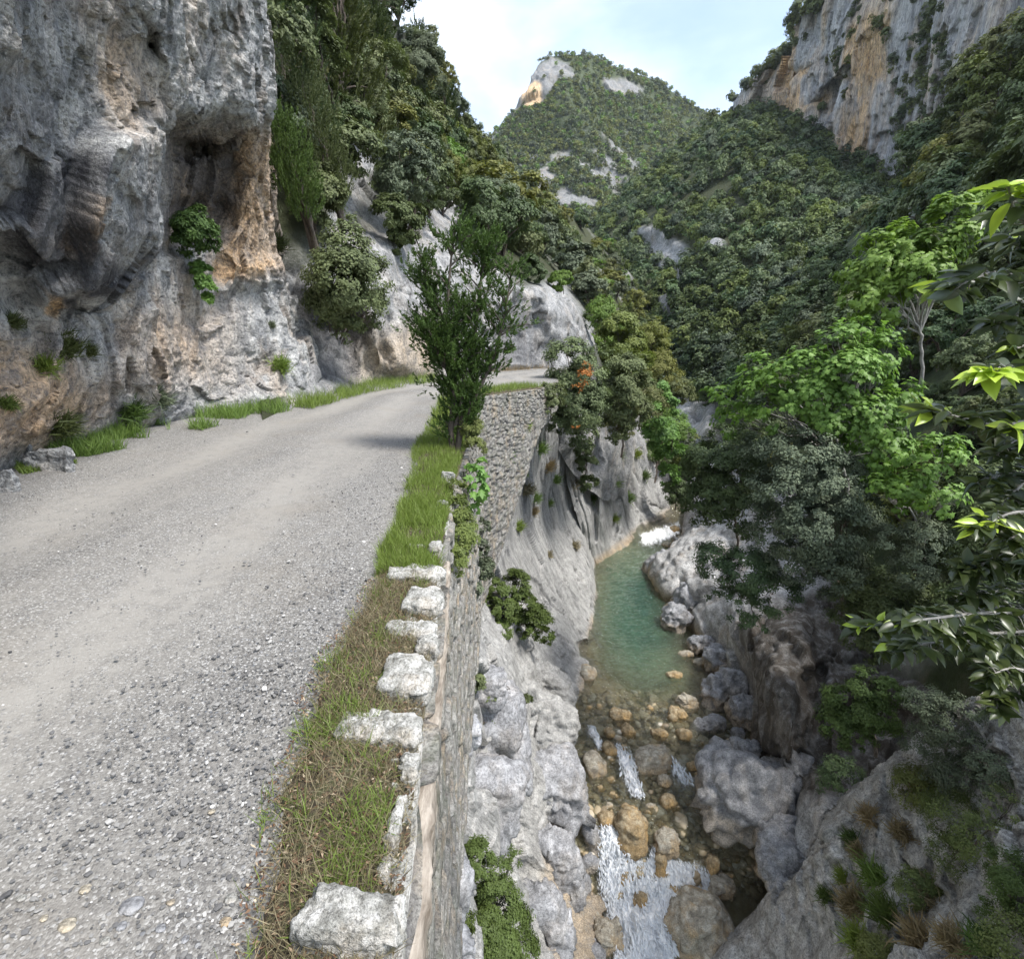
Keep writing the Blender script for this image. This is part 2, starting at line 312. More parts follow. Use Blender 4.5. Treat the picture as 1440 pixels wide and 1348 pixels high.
def road_mat():
    g = G('gravel_road'); o = g.tc.outputs['Object']
    vc = g.vor(120, 'F1', o, 'Color'); vd = g.vor(120, 'F1', o); vc2 = g.vor(45, 'F1', o, 'Color'); vd2 = g.vor(45, 'F1', o)
    sep = N('ShaderNodeSeparateColor', g.nt); g.L.new(vc, sep.inputs[0]); sep2 = N('ShaderNodeSeparateColor', g.nt); g.L.new(vc2, sep2.inputs[0])
    st = g.ramp(sep.outputs[0], (.0, (.08, .077, .075)), (.45, (.172, .164, .152)), (.85, (.265, .256, .238)), (1., (.52, .51, .49)))
    dust = (.30, .283, .255)
    big = g.math('MULTIPLY', g.ramp(sep2.outputs[1], (.72, 0), (.76, 1)), g.ramp(vd2, (.25, 1), (.4, 0)))
    st = g.mix(big, st, g.ramp(sep2.outputs[0], (0, (.14, .15, .17)), (.6, (.33, .33, .33)), (1, (.6, .58, .55))))
    n = g.noise(1.3, 8, .65, g.map((1.6, .35, 1), (0, 0, .12))); n2 = g.noise(9, 6, .7)
    f = g.math('ADD', g.math('MULTIPLY', g.attr('track'), .55), g.math('MULTIPLY', g.ramp(n, (.35, -.0), (.68, .6)), .9)); f = g.math('MULTIPLY', f, g.ramp(n2, (.3, .45), (.6, 1)))
    c = g.mix(g.math('MINIMUM', f, .88), st, dust)
    c = g.mix(g.math('MULTIPLY', g.ramp(g.noise(.8, 5, .6), (.52, 0), (.7, 1)), .35), c, (.24, .21, .17))
    h = g.math('ADD', g.math('MULTIPLY', g.math('SUBTRACT', 1, vd), .6), g.math('MULTIPLY', big, .8)); h = g.math('ADD', h, g.math('MULTIPLY', g.noise(120, 3, .6), .5))
    return g.end(g.bsdf(c, .9, g.bump(h, g.math('SUBTRACT', .75, g.math('MULTIPLY', f, .35)), .010), .2))
tag(link('road', mesh_np('road', Pg, [grid_faces(len(ys), len(us))], road_mat(), {'track': track})), kind='structure')
def road_z(x, y): return np.zeros_like(x)
# gravel stones lying loose
ico = None
def ico_np(sub):
    import bmesh
    bm = bmesh.new(); bmesh.ops.create_icosphere(bm, subdivisions=sub, radius=1); V = np.array([v.co[:] for v in bm.verts]); Fc = np.array([[v.index for v in f.verts] for f in bm.faces]); bm.free(); return V, Fc
ICO = {k: ico_np(k) for k in (1, 2, 3, 4, 5)}
def rot_rand(rng, n, flat=1.0):
    a = rng.uniform(0, 2*np.pi, n); tx = rng.normal(0, .5*flat, n); ty = rng.normal(0, .5*flat, n)
    ca, sa = np.cos(a), np.sin(a); Z = np.zeros(n); O = np.ones(n)
    Rz = np.stack([np.stack([ca, -sa, Z], 1), np.stack([sa, ca, Z], 1), np.stack([Z, Z, O], 1)], 1)
    cx, sx = np.cos(tx), np.sin(tx); Rx = np.stack([np.stack([O, Z, Z], 1), np.stack([Z, cx, -sx], 1), np.stack([Z, sx, cx], 1)], 1)
    cy, sy = np.cos(ty), np.sin(ty); Ry = np.stack([np.stack([cy, Z, sy], 1), np.stack([Z, O, Z], 1), np.stack([-sy, Z, cy], 1)], 1)
    return Rz@Rx@Ry
def instance_np(name, tv, tfs, T, pos, mats, tint=None, smooth=False, extra=None):
    n = len(pos); k = len(tv); V = np.einsum('nij,kj->nki', T, tv)+pos[:, None, :]
    off = (np.arange(n)*k)[:, None, None]; Fs = [(f[None]+off).reshape(-1, f.shape[1]) for f in tfs]
    at = {'tint': np.repeat(tint if tint is not None else np.random.rand(n), k)}
    for a, b in (extra or {}).items(): at[a] = np.repeat(b, k)
    return mesh_np(name, V.reshape(-1, 3), Fs, mats, at, smooth)
rng = np.random.default_rng(7)
g = G('loose_gravel'); t = g.attr('tint'); M_gravel = g.end(g.bsdf(g.ramp(t, (0, (.09, .088, .088)), (.5, (.19, .184, .175)), (.85, (.29, .28, .262)), (.96, (.55, .53, .50)), (1, (.30, .17, .09))), .8, g.bump(g.noise(90, 4), .4, .004)))
n = 20000; gx_u = rng.uniform(-.02, 1.0, n); Yq = np.abs(rng.normal(0, 1, n))*3.2+.3; k = rng.random(n) < .35; Yq[k] = rng.uniform(.3, 2.2, k.sum())
# more stones outside the wheel tracks and along the right margin
keep = rng.random(n) < np.clip(1.15-.9*(np.exp(-((gx_u-.3)/.13)**2)+np.exp(-((gx_u-.7)/.12)**2)), .25, 1); gx_u = gx_u[keep]; Yq = Yq[keep]
k = rng.random(len(gx_u)) < .4; gx_u[k] = 1-np.abs(rng.normal(0, .10, k.sum())); n = len(gx_u)
L_ = np.interp(Yq, roadL[:, 1], roadL[:, 0]); R__ = np.interp(Yq, roadR[:, 1], roadR[:, 0]); Xq = L_+(R__-L_)*gx_u
s_ = np.clip(rng.lognormal(math.log(.0032), .5, n), .0018, .014)
tv, tf = ICO[1]; tv = tv*(1+.25*np.array([math.sin(i*7.3) for i in range(len(tv))]))[:, None]
T = rot_rand(rng, n, .5)*np.stack([s_*rng.uniform(.8, 1.5, n), s_, s_*rng.uniform(.4, .8, n)], 1)[:, None, :]
me = instance_np('gravel', tv, [tf], T, np.stack([Xq, Yq, s_*.25], 1), M_gravel, rng.random(n)*.96)
tag(link('gravel', me), 'loose grey and white gravel scattered over the road', 'gravel', kind='stuff')
# ------------------------------------------------------------------ retaining wall along the road edge
def wall_piece(pts, zb, ds, dz, name, mat, seed, ztop=-.02, batter=.04, sx=.42, sz=.19, amp=.06):
    pts = np.array(pts, float); L = np.concatenate([[0], np.cumsum(np.hypot(*np.diff(pts, axis=0).T))]); ss = np.arange(0, L[-1], ds)
    X = np.interp(ss, L, pts[:, 0]); Yv = np.interp(ss, L, pts[:, 1]); dx = np.gradient(X); dy = np.gradient(Yv); nn = np.stack([dy, -dx], 1); nn /= np.linalg.norm(nn, axis=1, keepdims=True)
    zbv = np.interp(ss, L, np.interp(L, L, zb)); nt_ = int(max(abs(min(zb)), 1)/dz); tt = np.linspace(0, 1, nt_)
    S, T_ = np.meshgrid(ss, tt, indexing='ij'); Z = ztop+(zbv[:, None]-ztop)*T_
    Q = np.stack([S/sx, Z/sz, 0*S+.5], -1).reshape(-1, 3); Qw = Q+.25*np.stack([fbm(Q*1.3, 2, seed=seed), fbm(Q*1.3+9, 2, seed=seed+4), 0*Q[:, 0]], 1)
    f1, f2, idv = worley(Qw, seed); e = f2-f1; h = amp*sstep(.0, .16, e)+.05*(idv-.5)+.012*fbm(Q*4, 4, seed=seed)
    h = h.reshape(S.shape); P = np.stack([X[:, None]+nn[:, 0:1]*(h-batter*Z), Yv[:, None]+nn[:, 1:2]*(h-batter*Z), Z], -1)
    capz = P[:, :1].copy(); capz[:, 0, :2] -= nn*.45; P = np.concatenate([capz, P], 1)
    gap = np.concatenate([np.zeros((len(ss), 1)), (1-sstep(.02, .12, e)).reshape(S.shape)], 1)
    return mesh_np(name, P.reshape(-1, 3), [grid_faces(*P.shape[:2])[:, ::-1]], mat, {'dark': gap*.9, 'stain': 0*gap})
Wn = wall_piece(EDGE[:10], [-3.6]*7+[-4.2, -4.5, -5], .022, .022, 'retaining_wall', M_wall, 3)
tag(link('retaining_wall', Wn), 'long dry stone retaining wall holding up the near road edge', 'wall')
Wf = wall_piece([(-1.05, 14.0), (.85, 17.1), (1.5, 20.), (2.4, 26)], [-6.5, -1.3, -1.2, -1.2], .03, .03, 'retaining_wall', M_wall, 8, sx=.23, sz=.13, amp=.04, batter=.05)
tag(link('retaining_wall', Wf), 'tall stone retaining wall where the road bends above the slabs', 'wall')
# pale mortar band along the near wall top
b = np.array([(x+.055, y) for x, y in EDGE[1:7]]); Lb = np.concatenate([[0], np.cumsum(np.hypot(*np.diff(b, axis=0).T))]); ss = np.arange(0, Lb[-1], .012)
bx, by = np.interp(ss, Lb, b[:, 0]), np.interp(ss, Lb, b[:, 1]); prof = [(-.05, -.055), (0.0, -.055), (.012, -.06), (.020, -.07), (.022, -.13), (.02, -.15), (-.02, -.15)]
P = np.stack([np.stack([bx+o_+.016*fbm(np.stack([ss*14, ss*0+z_*40, ss*0], 1), 4, seed=2), by, 0*bx+z_+.01*fbm(np.stack([ss*6, ss*0+o_*50, ss*0], 1), 3, seed=6)], 1) for o_, z_ in prof], 1)
me = mesh_np('mortar_band', P.reshape(-1, 3), [grid_faces(len(ss), len(prof))], simple_mat('old_mortar', (.15, .12, .09), (.48, .42, .35), 18, 1., .03, sc3=(1, .25, 1)))
tag(link('wall_ledge', me), 'thin tan mortar ledge running along the outer face of the near wall', 'ledge')
# ------------------------------------------------------------------ LEFT CLIFF
MASS = [(-420, -500), (420, -500), (388, 60), (384, 150), (368, 172), (300, 180), (238, 176), (226, 240), (232, 335), (175, 372), (120, 402), (45, 392), (20, 330), (-420, 330)]
rows = [[(-300, -450, 2.6), (-120, -450, 3.5), (20, -450, 4.4), (120, -450, 5.4), (220, -440, 6.8), (310, -430, 8.4), (376, -420, 9.8), (386, -420, 13)],
        [(-300, -100, 2.9), (-120, -100, 3.8), (20, -100, 4.8), (120, -100, 5.9), (220, -100, 7.3), (300, -100, 8.8), (356, -100, 10.0), (370, -100, 14)],
        [(-300, 150, 3.1), (-120, 150, 4.0), (10, 150, 5.0), (110, 150, 6.1), (210, 150, 7.6), (295, 150, 9.3), (364, 150, 10.6), (376, 150, 15)],
        [(-300, 330, 3.2), (-120, 330, 4.1), (10, 330, 5.2), (110, 330, 6.3), (210, 330, 7.9), (298, 320, 9.7), (366, 300, 11.2), (384, 300, 15)],
        [(-300, 460, 3.2), (-120, 460, 4.1), (10, 455, 5.1), (110, 450, 6.3), (210, 440, 7.9), (300, 430, 9.8), (382, 420, 11.9), (415, 400, 15)],
        [(-300, 620, 3.0), (-130, 590, 3.9), (0, 560, 4.9), (110, 540, 6.1), (210, 530, 7.8), (300, 520, 9.6), (410, 500, 11.8), (445, 500, 14)],
        [(-320, 800, 'z', 0), (-140, 730, 'z', 0), (-15, 672, 'z', 0), (95, 632, 'z', 0), (200, 600, 'z', 0), (300, 582, 'z', 0), (415, 566, 'z', 0), (440, 558, 'z', 0)],
        [(-340, 840, 'z', -.4), (-150, 760, 'z', -.4), (-15, 700, 'z', -.4), (95, 652, 'z', -.4), (200, 620, 'z', -.4), (300, 598, 'z', -.4), (425, 580, 'z', -.4), (450, 570, 'z', -.4)]]
feats = [(MASS, 34, -.7), ([(20, 420), (60, 395), (110, 405), (125, 440), (85, 470), (40, 450)], 24, .3), ([(235, 190), (290, 178), (345, 190), (352, 250), (330, 290), (300, 330), (240, 345), (228, 300)], 26, .95),
         ([(262, 195), (300, 190), (300, 225), (262, 225)], 10, .5), ([(235, 285), (310, 280), (340, 300), (320, 335), (240, 350)], 16, .35), 
         ([(330, 360), (395, 370), (390, 400), (320, 410)], 14, -.35), ([(195, 20), (222, 40), (222, 80), (205, 70)], 6, .3),
         ([(150, 30), (215, 60), (235, 150), (190, 170), (150, 130)], 30, .35)]
A = Relief(rows, 2.1, feats); P = A.flat()
wp = P+.35*np.stack([fbm(P*.8, 3, seed=21), fbm(P*.8, 3, seed=22), fbm(P*.8, 3, seed=23)], 1)
sh = wp@np.array([[1, 0, .35], [0, 1, .0], [-.5, 0, 1]])*np.array([1.15, 1.15, .62])    # facets stretched upwards and leaning
up = poly_mask(A.px, A.py, MASS, 25).ravel()
hA = .16*fbm(P*.55, 4, seed=1)+chips(sh, 1.3, 2, 4)*.62-.10*np.maximum(0, fbm(sh*1.3, 5, seed=15, ridge=True))+.035*fbm(P*7, 5, .65, seed=6)
fade = sstep(-.1, .5, P[:, 2]); A.displace(hA*(.35+.65*fade))
px, py = A.px.ravel(), A.py.ravel()
def pm(pts, soft): return poly_mask(px, py, pts, soft)
stain = np.clip(.8*pm([(345, 200), (385, 170), (385, 330), (395, 380), (300, 390), (310, 330), (340, 280)], 22)+.55*pm([(240, 180), (350, 180), (345, 300), (235, 340)], 20)+.75*pm([(-40, 470), (60, 490), (110, 520), (150, 580), (60, 640), (-40, 620)], 35)
    +.7*pm([(110, 265), (130, 270), (118, 310), (108, 365), (95, 350)], 5)+.4*pm([(150, 60), (200, 60), (235, 150), (170, 190), (140, 120)], 25)+.35*pm([(180, 430), (330, 430), (340, 540), (170, 540)], 45)+.5*pm([(300, 370), (380, 370), (370, 400), (310, 400)], 8)+.8*pm([(55, 400), (80, 400), (72, 450), (50, 445)], 5), 0, 1)
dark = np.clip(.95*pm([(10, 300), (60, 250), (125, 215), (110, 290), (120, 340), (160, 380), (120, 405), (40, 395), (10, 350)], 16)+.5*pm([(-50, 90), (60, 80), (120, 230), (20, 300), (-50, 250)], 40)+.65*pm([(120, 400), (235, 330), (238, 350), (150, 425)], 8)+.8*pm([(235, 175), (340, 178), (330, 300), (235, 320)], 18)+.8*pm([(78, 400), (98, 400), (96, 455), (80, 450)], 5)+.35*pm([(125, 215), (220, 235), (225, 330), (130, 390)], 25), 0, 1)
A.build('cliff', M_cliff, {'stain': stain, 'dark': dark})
# the same cliff carried on beside and behind the camera
c0 = A.base[::3, 0]; tt = np.arange(0, 9, .06); Pb = c0[:, None, :]+tt[None, :, None]*np.array([-.12, -1., 0]); Pf_ = Pb.reshape(-1, 3)
sh_ = (Pf_+.35*np.stack([fbm(Pf_*.8, 3, seed=21), fbm(Pf_*.8, 3, seed=22), fbm(Pf_*.8, 3, seed=23)], 1))@np.array([[1, 0, .35], [0, 1, .0], [-.5, 0, 1]])*np.array([1.15, 1.15, .62])
h_ = .16*fbm(Pf_*.55, 4, seed=1)+chips(sh_, 1.3, 2, 4)*.62+.035*fbm(Pf_*7, 4, .65, seed=6); Pd_ = Pb.copy(); Pd_[..., 0] += (h_*(.35+.65*sstep(-.1, .5, Pf_[:, 2]))).reshape(Pb.shape[:2])
bl = (1-sstep(0, 1.2, tt))[None, :, None]; Pd_ = Pd_+(A.P[::3, :1]-Pd_[:, :1])*bl
tag(link('cliff', mesh_np('cliff', Pd_.reshape(-1, 3), [grid_faces(*Pb.shape[:2])], M_cliff, {'stain': 0*h_, 'dark': 0*h_})), kind='structure')
# ------------------------------------------------------------------ LEFT SLOPE beyond
rows = [[(330, -260, 20), (440, -120, 26), (520, -10, 38), (590, 75, 50), (650, 165, 64), (700, 225, 86), (760, 272, 112), (815, 312, 140), (855, 350, 150), (895, 395, 158), (930, 455, 160)],
        [(330, -120, 18), (420, 20, 23), (490, 90, 32), (565, 160, 42), (630, 225, 52), (690, 275, 68), (745, 310, 88), (800, 340, 110), (845, 380, 118), (885, 430, 128), (925, 480, 130)],
        [(340, 200, 15.5), (430, 220, 17.5), (500, 230, 22), (575, 265, 27), (640, 310, 33), (710, 345, 42), (765, 375, 56), (815, 405, 72), (855, 440, 85), (890, 480, 98), (925, 520, 108)],
        [(350, 400, 14.5), (430, 390, 14.8), (505, 345, 18), (600, 365, 21.5), (680, 395, 24.5), (750, 400, 28), (800, 430, 33), (835, 470, 42), (870, 520, 54), (900, 555, 66), (935, 580, 78)],
        [(360, 500, 14), (435, 490, 14), (510, 450, 16.3), (605, 455, 20), (685, 465, 23.5), (755, 470, 27.5), (800, 500, 30), (840, 545, 36), (880, 570, 46), (920, 600, 55), (950, 640, 58)],
        [(370, 590, 'z', 0), (440, 562, 'z', 0), (515, 538, 'z', .05), (605, 528, 'z', .05), (688, 521, 'z', .05), (765, 516, 'z', .05), (795, 560, 28), (845, 620, 34), (885, 625, 43), (935, 660, 51), (962, 705, 53)],
        [(375, 610, 'z', -.4), (445, 575, 'z', -.4), (520, 550, 'z', -.4), (605, 537, 'z', -.4), (690, 530, 'z', -.4), (768, 526, 'z', -.4), (790, 640, 29.5), (845, 700, 35), (885, 700, 44), (935, 700, 51), (965, 730, 53)]]
feats = [([(520, 330), (560, 330), (570, 420), (575, 520), (530, 520), (500, 400)], 12, -1.0), ([(440, 430), (500, 430), (500, 530), (445, 540)], 12, 1.0), ([(760, 395), (830, 440), (835, 480), (770, 480)], 14, -1)]
B = Relief(rows, 3.2, feats); P = B.flat(); px, py = B.px.ravel(), B.py.ravel()
cl = np.clip(pm([(400, 380), (440, 375), (505, 175), (530, 200), (500, 320), (545, 320), (600, 290), (640, 270), (660, 330), (720, 400), (790, 395), (850, 480), (800, 520), (700, 540), (400, 600)], 10)+pm([(770, 560), (800, 540), (880, 590), (975, 560), (985, 760), (770, 760)], 10), 0, 1)
cl = np.maximum(cl, np.clip(1.6*(fbm(P*.14, 4, seed=51)-.05), 0, 1)*.9)
sB = P@np.array([[1, 0, .5], [0, 1, 0], [-.5, 0, 1]])*np.array([1, 1, .5])
hB = cl*(chips(sB, 1.8, 31, 4)*.6+.3*fbm(P*.4, 4, seed=34)-.16*np.maximum(0, fbm(sB*.9, 5, seed=35, ridge=True))+.06*fbm(P*4, 4, .65, seed=37))+(1-cl)*(.8*fbm(P*.2, 4, seed=36))
B.displace(hB*sstep(-.3, .8, P[:, 2]+np.where(px > 775, 20, 0)))
g = M_cliff2
def blend_mat(name, rockm_args, fl=(.045, .055, .025)):
    m = rock_mat(name, **rockm_args); nt = m.node_tree
    b = [x for x in nt.nodes if x.type == 'BSDF_PRINCIPLED'][0]; lk = b.inputs['Base Color'].links[0]; src = lk.from_socket
    at = N('ShaderNodeAttribute', nt, attribute_name='rock'); n = N('ShaderNodeTexNoise', nt); n.inputs['Scale'].default_value = .9; n.inputs['Detail'].default_value = 8
    rp = N('ShaderNodeValToRGB', nt); nt.links.new(n.outputs[0], rp.inputs[0]); rp.color_ramp.elements[0].position = .35; rp.color_ramp.elements[1].position = .7; rp.color_ramp.elements[0].color = (fl[0]*.5, fl[1]*.5, fl[2]*.5, 1); rp.color_ramp.elements[1].color = (fl[0]*1.7, fl[1]*1.5, fl[2]*1.6, 1)
    mx = N('ShaderNodeMix', nt, data_type='RGBA'); nt.links.new(at.outputs['Fac'], mx.inputs[0]); nt.links.new(rp.outputs[0], mx.inputs[6]); nt.links.new(src, mx.inputs[7]); nt.links.new(mx.outputs[2], b.inputs['Base Color']); return m
M_slope = blend_mat('roadside_slope', dict(s=1.1, dark=(.14, .14, .14), mid=(.32, .32, .315), light=(.49, .48, .465), warm=(.45, .33, .2), bump=.8, crack=.35, warmbase=.06))
stB = .5*pm([(500, 480), (620, 440), (620, 540), (500, 540)], 30); dkB = .6*pm([(430, 430), (500, 440), (500, 540), (430, 540)], 15)+.5*pm([(700, 440), (760, 440), (760, 520), (700, 520)], 20)
B.build('hillside', M_slope, {'rock': cl, 'stain': stB, 'dark': dkB})
# ------------------------------------------------------------------ CANYON WALL under the road, near part
rows = [[(590, 1700, 'z', -2.6), (650, 1700, 'z', -6), (700, 1700, 'z', -10), (760, 1700, 'z', -14), (850, 1700, 'z', -19)],
        [(588, 1348, 'z', -2.2), (640, 1340, 'z', -5.2), (700, 1335, 'z', -9.5), (760, 1335, 'z', -14), (855, 1348, 'z', -18.2)],
        [(594, 1230, 'z', -2.2), (645, 1200, 'z', -5.7), (700, 1190, 'z', -10), (755, 1200, 'z', -14.3), (825, 1230, 'z', -17.2)],
        [(600, 1120, 'z', -2.2), (650, 1090, 'z', -5.7), (705, 1090, 'z', -9.6), (765, 1110, 'z', -13.6), (805, 1130, 'z', -16.2)],
        [(604, 1020, 'z', -2.2), (650, 975, 'z', -5.2), (705, 1000, 'z', -9), (765, 1030, 'z', -13.4), (812, 1055, 'z', -16)],
        [(610, 930, 'z', -2.2), (665, 890, 'z', -5.7), (725, 900, 'z', -9.3), (785, 935, 'z', -13), (838, 985, 'z', -16)],
        [(622, 850, 'z', -2.6), (675, 840, 'z', -6), (735, 850, 'z', -9.8), (795, 880, 'z', -13), (846, 928, 'z', -16)],
        [(655, 790, 'z', -4.4), (705, 790, 'z', -7.0), (765, 800, 'z', -10), (812, 830, 'z', -13), (846, 900, 'z', -16)],
        [(700, 700, 'z', -4), (745, 710, 'z', -6.4), (785, 740, 'z', -9.5), (820, 785, 'z', -12.7), (844, 872, 'z', -16)],
        [(738, 600, 'z', -1.7), (760, 630, 'z', -3.6), (790, 680, 'z', -7.2), (815, 740, 'z', -10.8), (841, 835, 'z', -16)],
        [(755, 560, 'z', -.8), (770, 580, 'z', -1.9), (797, 640, 'z', -5.5), (817, 700, 'z', -9.3), (839, 800, 'z', -15.8)],
        [(752, 560, 25), (766, 580, 28), (790, 640, 31), (808, 700, 34), (832, 800, 39)]]
feats = [([(700, 690), (735, 700), (750, 760), (760, 820), (720, 800), (700, 740)], 5, -.5), ([(690, 820), (740, 830), (780, 880), (800, 930), (770, 935), (700, 900), (670, 860)], 12, .5),
         ([(815, 905), (838, 900), (842, 925), (812, 925)], 5, .8)]
C1 = Relief(rows, 2.2, feats); P = C1.flat(); px, py = C1.px.ravel(), C1.py.ravel()
slab = pm([(690, 560), (760, 540), (850, 800), (850, 930), (800, 930), (700, 800)], 30)
dirv = SLAB.T
q = P@dirv; gro = fbm(q*np.array([1.3, 1.3, .09]), 5, .55, seed=61)
cr_ = 1-sstep(0, .035, np.abs(fbm(q*np.array([.55, .55, .07]), 4, seed=64)))
hC = slab*(.07*gro+.02*fbm(q*np.array([6, 6, .5]), 4, seed=62)+.3*fbm(P*.22, 3, seed=63)-.16*cr_+chips(q*np.array([1, 1, .35]), 2.2, 65, 4)*.30)+(1-slab)*(chips(q*np.array([1, 1, .6]), 2.3, 66, 3)*.8+.25*fbm(P*.5, 4, seed=68)+.05*fbm(P*3, 4, seed=69))
C1.displace(hC)
stC = np.clip(sstep(-14.5, -15.3, P[:, 2]+.5*fbm(P*.8, 3, seed=59))*.75, 0, 1); dkC = np.clip(.9*cr_*slab*.6+.2*sstep(.15, .5, gro)*slab, 0, 1)
C1.build('riverbank', M_slab, {'stain': stC, 'dark': dkC})
rows = [[(770, 500, 30), (800, 560, 30.5), (850, 592, 36.5), (885, 590, 45), (915, 625, 52), (950, 690, 55), (975, 720, 62)],
        [(788, 600, 29.5), (812, 640, 32), (850, 630, 36.5), (890, 630, 45), (922, 660, 51), (953, 705, 54), (975, 722, 60)],
        [(805, 690, 31), (825, 700, 33.5), (860, 690, 37.5), (898, 690, 44.5), (932, 698, 49.5), (957, 722, 52), (975, 730, 58)],
        [(818, 760, 33.5), (838, 765, 35.5), (870, 745, 39.5), (905, 728, 44.3), (940, 722, 48.3), (960, 735, 51), (975, 738, 56)],
        [(825, 815, 'z', -15.5), (842, 805, 'z', -15.7), (872, 790, 'z', -15.7), (906, 762, 'z', -15.6), (944, 742, 'z', -15.3), (962, 738, 'z', -15), (980, 735, 'z', -15)],
        [(832, 840, 'z', -17), (845, 830, 'z', -17), (875, 815, 'z', -17), (908, 780, 'z', -17), (944, 760, 'z', -17), (962, 755, 'z', -17), (980, 750, 'z', -17)]]
feats = [([(862, 610), (875, 690), (872, 730), (862, 760), (850, 700), (850, 620)], 6, 1.4), ([(812, 620), (830, 640), (840, 700), (838, 760), (828, 700)], 5, 1.5)]
C2 = Relief(rows, 1.6, feats); P = C2.flat(); px, py = C2.px.ravel(), C2.py.ravel(); q = P@dirv
gro = fbm(q*np.array([1.0, 1.0, .07]), 5, seed=71); cr_ = 1-sstep(0, .06, np.abs(fbm(q*np.array([.3, .3, .07]), 4, seed=74)))
C2.displace(.22*gro+chips(q*np.array([1, 1, .3]), 3.5, 75, 4)*.40+.05*fbm(q*np.array([4, 4, .6]), 4, seed=72)+.5*fbm(P*.25, 3, seed=73)-.3*cr_)
C2.build('riverbank', M_slab, {'stain': sstep(-14., -14.9, P[:, 2])*.9, 'dark': np.clip(cr_*.5+.25*sstep(.1, .5, gro), 0, 1)})
# ------------------------------------------------------------------ RIGHT BANK
rows = [[(1085, 1285, 'z', -18), (1030, 1200, 'z', -17.4), (1075, 1110, 'z', -16.5), (1052, 1060, 'z', -16.2), (1035, 1010, 'z', -16.2), (1010, 950, 'z', -16), (950, 870, 'z', -16), (908, 815, 'z', -16), (950, 765, 'z', -15.8), (962, 735, 'z', -15.3), (975, 690, 'z', -14.5)],
        [(1110, 1250, 'z', -15.2), (1090, 1195, 'z', -15.2), (1100, 1110, 'z', -14.6), (1062, 1050, 'z', -14.6), (1048, 1000, 'z', -14.6), (1025, 940, 'z', -14.5), (965, 860, 'z', -14.4), (918, 800, 'z', -14.3), (958, 750, 'z', -14), (970, 720, 'z', -13.5), (985, 680, 'z', -13)],
        [(1170, 1220, 'z', -13.4), (1165, 1170, 'z', -12.8), (1140, 1070, 'z', -12), (1085, 960, 'z', -11), (1075, 905, 'z', -11), (1050, 870, 'z', -11.5), (1000, 810, 'z', -12.4), (960, 770, 'z', -12.3), (985, 730, 'z', -12), (1000, 700, 'z', -12), (1010, 660, 'z', -11.5)],
        [(1270, 1150, 'z', -11), (1250, 1080, 'z', -11.3), (1220, 980, 'z', -11), (1190, 900, 'z', -10.8), (1150, 850, 'z', -10.4), (1110, 810, 'z', -10), (1080, 760, 'z', -10), (1050, 730, 'z', -9.5), (1060, 690, 'z', -9), (1070, 650, 'z', -8.5), (1070, 620, 'z', -8)],
        [(1400, 1050, 'z', -9), (1370, 980, 'z', -9), (1330, 900, 'z', -9), (1290, 840, 'z', -8.6), (1260, 790, 'z', -8), (1210, 740, 'z', -7.4), (1170, 700, 'z', -6.6), (1140, 670, 'z', -6), (1130, 640, 'z', -6), (1120, 610, 'z', -6), (1110, 590, 'z', -5)]]
feats = [([(1055, 885), (1130, 870), (1150, 1000), (1110, 1080), (1062, 1060), (1045, 980)], 10, -.8), ([(1125, 950), (1160, 930), (1160, 1060), (1120, 1080)], 8, .8), ([(960, 815), (985, 850), (975, 870), (940, 850)], 8, .5)]
D2 = Relief(rows, 2.4, feats); P = D2.flat(); px, py = D2.px.ravel(), D2.py.ravel()
D2.displace(.45*fbm(P*.35, 4, seed=81)+chips(P, 2.4, 82, 3)*.75+.03*fbm(P*5, 4, seed=84)-.5*np.maximum(0, .55-worley(P*.7, 86)[0])*sstep(-11.5, -13.5, P[:, 2]))
br = pm([(1045, 870), (1300, 780), (1450, 1100), (1050, 1120)], 25)  # mask: brown of the wall plus the hollow's shade put into the rock colour
M_bank = rock_mat('right_bank_rock', 1.3, (.20, .195, .19), (.36, .355, .34), (.52, .51, .49), (.36, .25, .13), bump=.45, spots=.45, crack=.1, warmbase=.08, streak_shade=(.075, .063, .05))
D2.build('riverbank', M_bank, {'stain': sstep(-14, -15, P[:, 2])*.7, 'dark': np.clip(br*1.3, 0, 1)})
front = [(1000, 1348, 'z', -17.3), (1068, 1272, 'z', -15.5), (1128, 1215, 'z', -13), (1185, 1130, 'z', -10.8), (1240, 1080, 'z', -9.4), (1320, 1020, 'z', -7.6), (1440, 960, 'z', -5), (1650, 900, 'z', -2.5)]
rows = [[(n_[0]-8, n_[1]+45, node(n_)[2]+3.2) for n_ in front], front,
        [(1020, 1395, 'z', -17.3), (1090, 1315, 'z', -14.8), (1160, 1250, 'z', -12), (1225, 1180, 'z', -10), (1290, 1130, 'z', -8.6), (1365, 1080, 'z', -7), (1480, 1040, 'z', -4.8), (1680, 980, 'z', -2.5)],
        [(1050, 1470, 'z', -17.3), (1130, 1385, 'z', -14), (1215, 1315, 'z', -11), (1290, 1250, 'z', -9.4), (1350, 1205, 'z', -8), (1430, 1150, 'z', -6.4), (1540, 1110, 'z', -4.4), (1720, 1060, 'z', -2.2)],
        [(1080, 1700, 'z', -17), (1190, 1640, 'z', -13), (1280, 1590, 'z', -10.5), (1360, 1540, 'z', -9), (1440, 1480, 'z', -7.6), (1520, 1420, 'z', -6), (1640, 1380, 'z', -4.2), (1800, 1300, 'z', -2)]]
D1 = Relief(rows, 2.2, []); P = D1.flat(); px, py = D1.px.ravel(), D1.py.ravel()
rough = .35+.65*pm([(1090, 1260), (1200, 1100), (1300, 1000), (1700, 850), (1800, 1400), (1300, 1500), (1200, 1348)], 30)
q = P@np.array([[1, 0, -.4], [0, 1, 0], [.4, 0, 1]])
